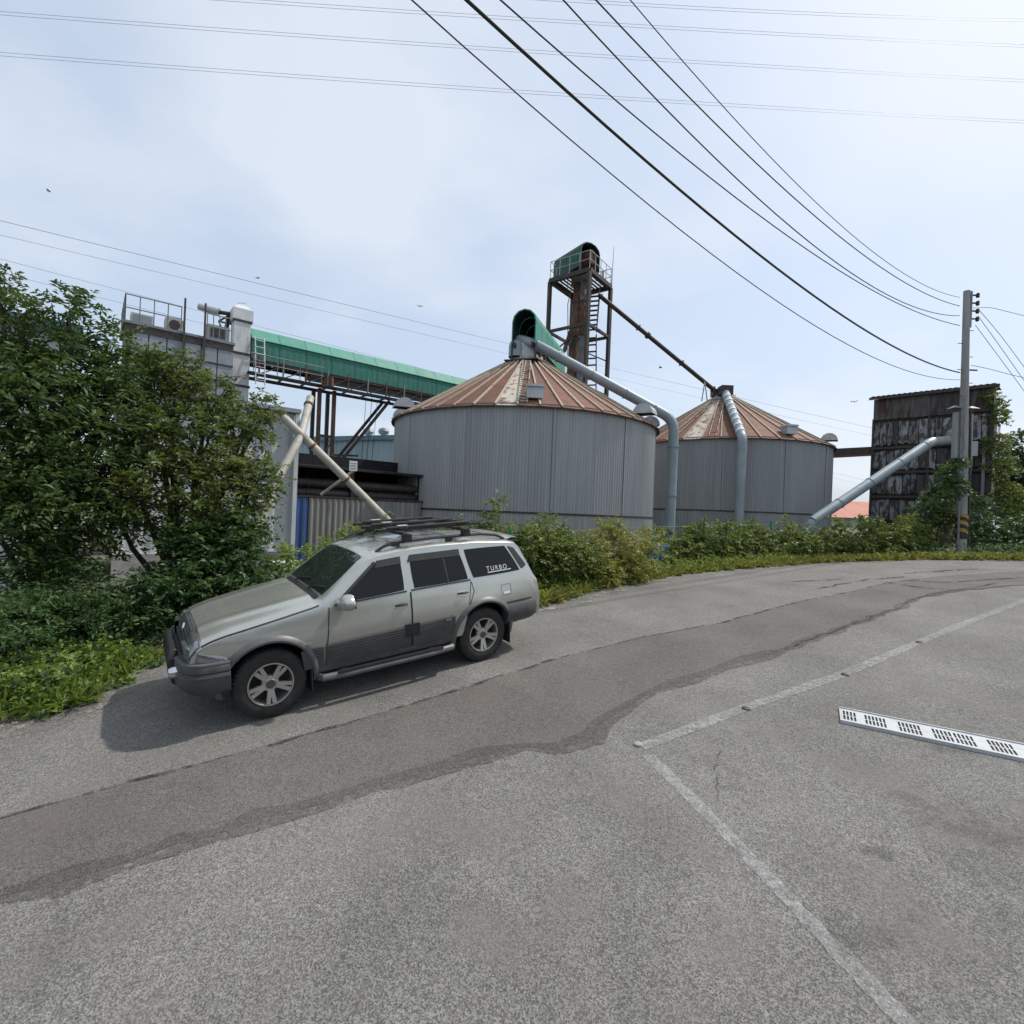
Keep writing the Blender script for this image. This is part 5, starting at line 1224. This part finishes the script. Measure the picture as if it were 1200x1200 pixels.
# ------------------------------------------------------------------ vegetation
def norm(a): return a/np.maximum(1e-6, np.linalg.norm(a, axis=-1, keepdims=True))
def leaf_mesh(name, O, D, m, L=.3, nl=8, ls=.09, wid=.26, droop=.25, rng=RNG, upb=.9, spread=.9):
    """twigs at O along D carrying nl folded leaves each; one mesh"""
    N = len(O); s = np.linspace(.12, 1, nl)[None,:,None]
    up = np.array([0,0,1.0]); Lr = (L*rng.uniform(.6,1.3,(N,1,1)))
    side = norm(np.cross(D, norm(up + .35*rng.normal(size=(N,3)))))
    P = O[:,None,:] + D[:,None,:]*Lr*s - up*(droop*Lr*s*s); sgn = np.where(np.arange(nl) % 2, 1., -1.)[None,:,None]
    ld = norm(D[:,None,:]*.55 + side[:,None,:]*sgn*spread + .25*rng.normal(size=(N,nl,3)) - up*.25*rng.uniform(0,1,(N,nl,1)))
    nr = norm(up*upb + .55*rng.normal(size=(N,nl,3))); wa = norm(np.cross(ld, nr)); nr = np.cross(wa, ld)
    sz = ls*rng.uniform(.6,1.25,(N,nl,1)); 
    tip = P + ld*sz - up*.12*sz; mid = P + ld*sz*.45; l = mid + wa*sz*wid + nr*sz*.10; r = mid - wa*sz*wid + nr*sz*.10
    V = np.stack([P, r, tip, l], axis=2).reshape(-1,3); nL = N*nl; b = (np.arange(nL)*4)[:,None]
    F = np.concatenate([b+[0,1,2], b+[0,2,3]], axis=1).reshape(-1)
    me = bpy.data.meshes.new(name); me.vertices.add(len(V)); me.vertices.foreach_set('co', V.astype(np.float32).ravel())
    me.loops.add(len(F)); me.loops.foreach_set('vertex_index', F.astype(np.int32)); me.polygons.add(nL*2)
    me.polygons.foreach_set('loop_start', (np.arange(nL*2)*3).astype(np.int32)); me.update(calc_edges=True); me.materials.append(m); return me
def clump_points(clumps, rng=RNG, shell=.33):
    Os, Ds = [], []
    for c, rad, n in clumps:
        d = norm(rng.normal(size=(n,3))); rho = rng.uniform(0,1,(n,1))**shell; c = np.array(c); rad = np.array(rad)
        lump = 1 + .22*np.sin(d[:,:1]*5+c[0]*3) * np.cos(d[:,1:2]*6+c[1]*2) + .12*rng.normal(size=(n,1))
        Os.append(c + d*rad*rho*lump); Ds.append(norm(d*.8 + np.array([0,0,.35]) + .45*rng.normal(size=(n,3))))
    return np.concatenate(Os), np.concatenate(Ds)
def plant(name, label, cat, base, clumps, m, part='crown', group=None, stems=True, stem_m=None, trunk_r=.07, clip=True, **kw):
    t = thing(name, label, cat, base, group); base = Vector(base)
    O, D = clump_points(clumps)
    if clip:
        keep = O[:,2] > (np.array([gz(x) for x in O[:,0]]) + .03); O, D = O[keep], D[keep]
    me = leaf_mesh(part, O - np.array(base), D, m, **kw); link(part, me, t)
    if stems:
        r = random.Random(len(clumps)*7+1); mb = MB()
        for c, rad, n in clumps:
            c = Vector(c); b = base + Vector((r.uniform(-.1,.1), r.uniform(-.1,.1), -.05)); mid = b.lerp(c, .5) + Vector((r.uniform(-.2,.2), r.uniform(-.2,.2), r.uniform(.1,.4)))
            P = [b, b.lerp(mid,.5)+Vector((r.uniform(-.06,.06),r.uniform(-.06,.06),0)), mid, mid.lerp(c,.6), c]
            mb.tube(P, [trunk_r, trunk_r*.8, trunk_r*.6, trunk_r*.4, trunk_r*.2], 7)
            for k in range(4):
                e = c + Vector((r.uniform(-1,1)*rad[0], r.uniform(-1,1)*rad[1], r.uniform(-.6,1)*rad[2]))*.7; mb.tube([mid.lerp(c,.3+.15*k), e], [trunk_r*.3, trunk_r*.1], 5)
        mb.build('trunk' if part == 'crown' else 'stems', stem_m or M['bark'], t, True)
    return t
def cl(px, py, Y, r, n): w = W(px, py, Y); return ((w.x, w.y, w.z), r if isinstance(r, tuple) else (r, r, r*.85), n)
# big trees behind the verge
bA = W(60, 700, 8.8); 
plant('roadside_tree', 'tall dark green tree at the left frame edge, in front of the factory', 'tree', gpt(bA.x, bA.y),
      [cl(0,335,8.2,.20,34), cl(18,368,8.2,.26,52), cl(82,362,8.4,.24,54), cl(128,398,8.8,.24,48), cl(5,430,8.2,.52,204), cl(75,425,8.5,.48,168), cl(130,450,8.8,.42,133), cl(35,480,8.0,.85,426), cl(115,510,8.6,.75,301), cl(-60,450,8.0,.8,230), cl(10,560,7.8,.95,478),
       cl(90,590,8.2,.85,372), cl(-70,560,7.6,1.1,292), cl(25,640,7.8,.7,204)], M['leaf_tree'], L=.34, nl=9, ls=.12, wid=.20, droop=.35)
bB = W(215, 700, 9.6)
plant('roadside_tree', 'broad bushy tree with yellow-brown tinged leaves beside the car bonnet', 'tree', gpt(bB.x, bB.y),
      [cl(165,438,9.6,.48,177), cl(205,436,9.8,.44,155), cl(245,462,9.7,.42,140), cl(145,505,9.2,.75,296), cl(225,515,9.4,.78,370), cl(285,500,10.0,.45,155), cl(312,478,10.4,.25,44), cl(200,575,9.0,.9,399), cl(265,570,9.4,.72,296), cl(300,560,9.9,.42,111),
       cl(130,585,9.1,.6,251), cl(240,635,9.2,.55,177), cl(286,618,9.5,.40,96)], M['leaf_warm'], L=.26, nl=9, ls=.105, wid=.24, droop=.4)
bS = W(265, 720, 9.0)
plant('leafy_shrub', 'leafy green shrub right behind the car bonnet', 'shrub', gpt(bS.x, bS.y),
      [cl(225,640,8.7,.40,150), cl(275,650,8.9,.42,170), cl(245,690,8.4,.45,190), cl(300,690,8.8,.40,150), cl(205,690,8.2,.4,130), cl(285,620,9.1,.32,90)], M['leaf_shrub'], 'foliage', group='shrubs along the verge', L=.26, nl=8, ls=.11, wid=.26, trunk_r=.025)
bS = W(130, 740, 7.6)
plant('leafy_shrub', 'dark shrub with feathery leaves under the trees, beside the car nose', 'shrub', gpt(bS.x, bS.y),
      [cl(60,735,7.2,.45,190), cl(115,725,7.5,.45,200), cl(165,715,7.8,.40,170), cl(20,700,7.4,.5,200), cl(90,690,7.8,.45,160), cl(150,760,7.1,.30,90), cl(185,690,8.1,.35,110)], M['leaf_shrub'], 'foliage', group='shrubs along the verge', L=.36, nl=12, ls=.085, wid=.20, trunk_r=.022, droop=.5)
bS = W(5, 790, 6.4)
plant('leafy_shrub', 'low dark shrub at the left frame edge under the tall tree', 'shrub', gpt(bS.x, bS.y),
      [cl(-20,760,6.4,.45,190), cl(30,780,6.3,.34,150), cl(-60,720,6.8,.55,170), cl(75,775,6.6,.30,120), cl(40,730,6.9,.45,170)], M['leaf_shrub'], 'foliage', group='shrubs along the verge', L=.32, nl=11, ls=.08, wid=.20, trunk_r=.02, droop=.5)
# weeds between car and fence
bS = gpt(W(350,660,12).x, 12.0)
plant('weed_clump', 'bright weeds growing behind the car windscreen', 'weeds', bS, [cl(345,662,12.0,.45,110), cl(385,655,12.6,.40,90), cl(410,630,13.2,.26,45), cl(365,680,11.5,.4,90)], M['leaf_bright'], 'foliage', group='weeds by the works', L=.28, nl=8, ls=.11, wid=.3, trunk_r=.012)
bS = gpt(W(445,630,14).x, 14.0)
plant('weed_clump', 'small weeds showing over the car roof before the sheet fence', 'weeds', bS, [cl(450,625,14.2,.35,60), cl(480,640,13.5,.4,70), cl(520,635,13.6,.35,60)], M['leaf_shrub'], 'foliage', group='weeds by the works', L=.28, nl=8, ls=.11, wid=.28, trunk_r=.012)
# bushes along the hedge
def cl2(px, py, Y, r, n): return cl(px, py, Y, r, n)
bS = gpt(W(600,660,11.4).x, 11.4)
plant('leafy_bush', 'dark green bush behind the car tailgate with upright sprigs', 'bush', bS,
      [cl(590,640,11.6,.48,240), cl(625,640,11.2,.46,240), cl(652,640,11.5,.46,230), cl(612,660,11.3,.42,200), cl(645,662,11.3,.40,200), cl(572,612,11.8,.18,36), cl(583,588,11.8,.11,20), cl(545,628,11.9,.28,70), cl(640,614,11.7,.24,50), cl(672,650,11.6,.38,160), cl(570,640,11.7,.4,150)],
      M['leaf_hedge'], 'foliage', group='bushes in front of the silos', L=.24, nl=8, ls=.088, wid=.30, trunk_r=.013)
bS = gpt(W(720,660,12.8).x, 12.8)
plant('leafy_bush', 'yellowish bush in front of the nearer silo', 'bush', bS,
      [cl(692,645,12.3,.44,210), cl(725,638,12.8,.46,220), cl(752,650,13.2,.38,170), cl(705,668,12.0,.38,170), cl(740,668,12.7,.36,170), cl(715,622,12.8,.28,80), cl(762,632,13.8,.32,90), cl(678,658,12.0,.32,120)],
      M['leaf_yellow'], 'foliage', group='bushes in front of the silos', L=.24, nl=8, ls=.082, wid=.28, trunk_r=.012)
# vine hedge over the wire fence
def along(pts, step):
    out = []
    for a, b in zip(pts[:-1], pts[1:]):
        a, b = Vector(a), Vector(b); n = max(1, int((b-a).length/step))
        out += [a.lerp(b, i/n) for i in range(n)]
    return out + [Vector(pts[-1])]
FL = [(x-.55, y+.95) for x, y in [GP(*q) for q in ((632,711),(700,691),(760,679),(800,673),(860,667),(940,661),(1000,658),(1085,656))]] + [(PX-.9,PY+.9),(PX+.3,PY+1.1)]
hp = [p for p in along(FL, .42) if p.x > 4.6]
r = random.Random(9); clumps = []
for p in hp:
    hgt = r.uniform(.85,1.3); c = G(p.x, p.y+.25, hgt*.52)
    clumps.append(((c.x,c.y,c.z), (.55,.5,hgt*.56), 90))
    if r.random() < .55: c = G(p.x+r.uniform(-.3,.3), p.y+r.uniform(-.2,.4), hgt+r.uniform(-.05,.18)); clumps.append(((c.x,c.y,c.z), (.16,.16,.26), 12))
plant('vine_hedge', 'long vine covered hedge along the road below the farther silo', 'hedge', G(hp[0].x, hp[0].y), clumps, M['leaf_hedge'], 'foliage', stems=False, L=.26, nl=8, ls=.115, wid=.36, droop=.5)
hp2 = along([(PX+.9,PY+.5),(PX+4,PY+.2),(PX+9,PY-.8)], .5); clumps = []
for p in hp2:
    c = G(p.x, p.y, .75); clumps.append(((c.x,c.y,c.z), (.6,.5,r.uniform(.6,.85)), 90))
plant('vine_hedge', 'dark leafy hedge to the right of the utility pole', 'hedge', G(PX+.8,PY-.5), clumps, M['leaf_shrub'], 'foliage', stems=False, L=.28, nl=8, ls=.13, wid=.36, droop=.5)
# creeper on pole and shed
clumps = [cl(1104,604,PY+.5,.42,120), cl(1098,585,PY+.7,.5,120), cl(1120,570,PY-.1,.32,60), cl(1085,600,PY+.2,.45,90), cl(1122,545,PY-.1,.2,26), cl(1145,590,PY+1,.38,70), cl(1112,555,PY+.4,.33,60)]
plant('creeper', 'green creeper climbing the lower utility pole before the rusty shed', 'creeper', G(PX-.6,PY+.3), clumps, M['leaf_shrub'], 'foliage', group='creepers by the shed', L=.28, nl=8, ls=.13, wid=.34, trunk_r=.02)
clumps = [cl(1163,466,26.2,.28,40), cl(1168,490,26.2,.38,70), cl(1168,520,26.0,.45,90), cl(1172,550,26.0,.55,110), cl(1180,580,25.8,.6,120), cl(1165,600,25.6,.5,100), cl(1195,600,25.5,.6,110), cl(1172,475,26.4,.22,24)]
plant('creeper', 'tall curtain of creeper hanging on the far side of the rusty shed', 'creeper', gpt(25.2,26.0), clumps, M['leaf_hedge'], 'foliage', group='creepers by the shed', L=.3, nl=8, ls=.14, wid=.34, trunk_r=.025)
# trees beyond the shed
for i, (px, Y, topy, R_, lab) in enumerate([(1206,38,488,3.4,'dark tree beyond the rusty shed at the right frame edge'), (1330,36,470,3.6,'broad tree beyond the shed, just outside the frame')][:1]):
    b = W(px, 620, Y); g = gpt(b.x, b.y); zt2 = W(px, topy, Y).z; clumps = []; rr = random.Random(i+3)
    for k in range(16):
        a = rr.uniform(0,2*pi); q = rr.uniform(0,1)**.5*R_; z = g.z + 1.2 + (zt2-g.z-2.2)*rr.uniform(.0,1)*(1-.35*q/R_); clumps.append(((b.x+q*cos(a), b.y+q*sin(a), z), (1.3,1.3,1.1), 170))
    plant('roadside_tree', lab, 'tree', g, clumps, M['leaf_far'], L=.5, nl=8, ls=.26, wid=.32, trunk_r=.16)
# ground cover: bright low weeds on the verge
def verge(pts, width, dens, m, name, label, hmax=.22, ls=.06, inner=-.10):
    O = []; 
    for a, b in zip(pts[:-1], pts[1:]):
        a, b = np.array(a), np.array(b); L = np.linalg.norm(b-a); d = (b-a)/max(L,1e-6); n = np.array([-d[1], d[0]]); k = int(L*width*dens)
        u = RNG.uniform(0,1,(k,1)); v = RNG.uniform(inner, width, (k,1)) + .10*np.sin(9*u*L); p = a + (b-a)*u + n*v; h = RNG.uniform(0,1,(k,1))*hmax*np.clip((v+.12)/(.45*width),.15,1)
        O.append(np.concatenate([p, h], axis=1))
    O = np.concatenate(O); Pw = np.array([tuple(G(x, y, h)) for x, y, h in O]); D = norm(np.stack([RNG.normal(size=len(O))*.6, RNG.normal(size=len(O))*.6, np.ones(len(O))*.8], axis=1))
    o = link(name, leaf_mesh(name, Pw, D, m, L=.12, nl=6, ls=ls, wid=.36, droop=.3)); tag(o, label, 'weeds', kind='stuff'); return o
left = EDGE[1:12]; right = EDGE[11:17]; far = EDGE[16:]
verge(left, 1.4, 50, M['leaf_shrub'], 'ground_weeds', 'darker broad leaves mixed in the verge under the left trees', .24, .085)
verge(left, 1.5, 240, M['leaf_bright'], 'ground_weeds', 'bright green low weeds on the verge under the left trees', .26, .06)
verge(right, 1.2, 150, M['leaf_yellow'], 'ground_weeds', 'yellow-green creeping weeds mixed along the road edge', .22, .055)
verge(right, 1.4, 220, M['leaf_bright'], 'ground_weeds', 'green low weeds along the road edge behind the car', .32, .065)
verge(far, 1.0, 130, M['leaf_yellow'], 'ground_weeds', 'thin yellowish weeds along the far road edge by the pole', .16, .075)
verge([(x-.4,y+.8) for x, y in EDGE[2:-1]], 3.0, 60, M['leaf_shrub'], 'undergrowth', 'dark undergrowth between the verge and the works', .4, .085)
# grass blades standing among the weeds
def blades(pts, width, dens, label, ls, m):
    O = []
    for a, b in zip(pts[:-1], pts[1:]):
        a, b = np.array(a), np.array(b); L = np.linalg.norm(b-a); d = (b-a)/max(L,1e-6); n = np.array([-d[1], d[0]]); k = int(L*width*dens)
        u = RNG.uniform(0,1,(k,1)); v = RNG.uniform(0,1,(k,1))**1.4*width - .06; O.append(a + (b-a)*u + n*v)
    O = np.concatenate(O); Pw = np.array([tuple(G(x, y, 0)) for x, y in O]); D = norm(np.stack([RNG.normal(size=len(O))*.28, RNG.normal(size=len(O))*.28, np.ones(len(O))], axis=1))
    tag(link('grass', leaf_mesh('grass', Pw, D, m, L=.05, nl=4, ls=ls, wid=.035, droop=.1, spread=.25, upb=.2)), label, 'grass', kind='stuff')
blades(EDGE[2:12], 1.1, 60, 'thin grass blades among the weeds under the left trees', .26, M['leaf_bright'])
blades(EDGE[11:-1], 1.0, 60, 'thin yellowing grass blades along the road edge before the hedge', .30, M['leaf_yellow'])
# wire fence with green posts
t = thing('wire_fence', 'green post and wire mesh fence inside the bushes and hedge', 'fence', G(*FL[0]))
fpts = along(FL[:6], 2.2)
for p in fpts: MB().tube([G(p.x,p.y,-.05), G(p.x,p.y,1.42)], .035, 10).build('post', M['green_post'], t, True)
for k in range(4): MB().tube([G(p.x,p.y,.15+.38*k) for p in along(FL[:6], .6)], .004, 4).build('wire', M['green_post'], t)
mb = MB(); dense = along(FL[:6], .22)
for p in dense: mb.tube([G(p.x,p.y,.12), G(p.x,p.y,1.30)], .0022, 3, False)
o = mb.build('mesh_wires', M['green_post'], t); o['kind'] = 'stuff'
# blue plastic crate half hidden by the hedge
c = G(*[(757-600)/600*15.2, 15.2], .62)
t = thing('blue_tub', 'blue plastic tub half hidden in the hedge beside the yellowish bush', 'tub', c - UP*.62)
mb = MB(); frust(mb, c - UP*.3, .62, .86, .42, RX); mb.build('tub', M['blue_tarp'], t)
mb = MB(); mb.box(c + UP*.13, (.95,.95,.05), RX); mb.build('rim', M['blue_tarp'], t)
MB().box(c - UP*.46, (.55,.55,.32), RX).build('stand', M['concrete'], t)
# concrete block by the annex
c = G(-5.9, 13.0, .2)
t = thing('concrete_block', 'pale concrete block at the foot of the white annex behind the bonnet', 'block', c - UP*.2)
mb = MB(); mb.box(c, (.9,.5,.5), RX); mb.build('block', M['concrete'], t); MB().box(c+UP*.27, (.95,.55,.06), RX).build('cap', M['white_panel'], t)

# trees added unseen behind the camera, for reflections in car paint and glass
O = []
rt_ = np.random.default_rng(5)
for k in range(46):
    a = -2.6 + 2.2*k/45 + rt_.uniform(-.03,.03); R_ = 17 + rt_.uniform(-2,2); hh = rt_.uniform(3.0,6.5)
    c = np.array([R_*cos(a), R_*sin(a), gz(R_*cos(a), R_*sin(a))]); d_ = norm(rt_.normal(size=(120,3))); O.append(c + np.array([0,0,hh*.5]) + d_*np.array([1.4,1.4,hh*.5])*rt_.uniform(.4,1,(120,1)))
O = np.concatenate(O); tag(link('reflection_trees', leaf_mesh('reflection_trees', O, norm(rt_.normal(size=O.shape)), M['leaf_far'], L=.8, nl=6, ls=.45, wid=.35)), 'added mass of trees behind the camera, seen only as reflections in the car', 'trees', kind='stuff')
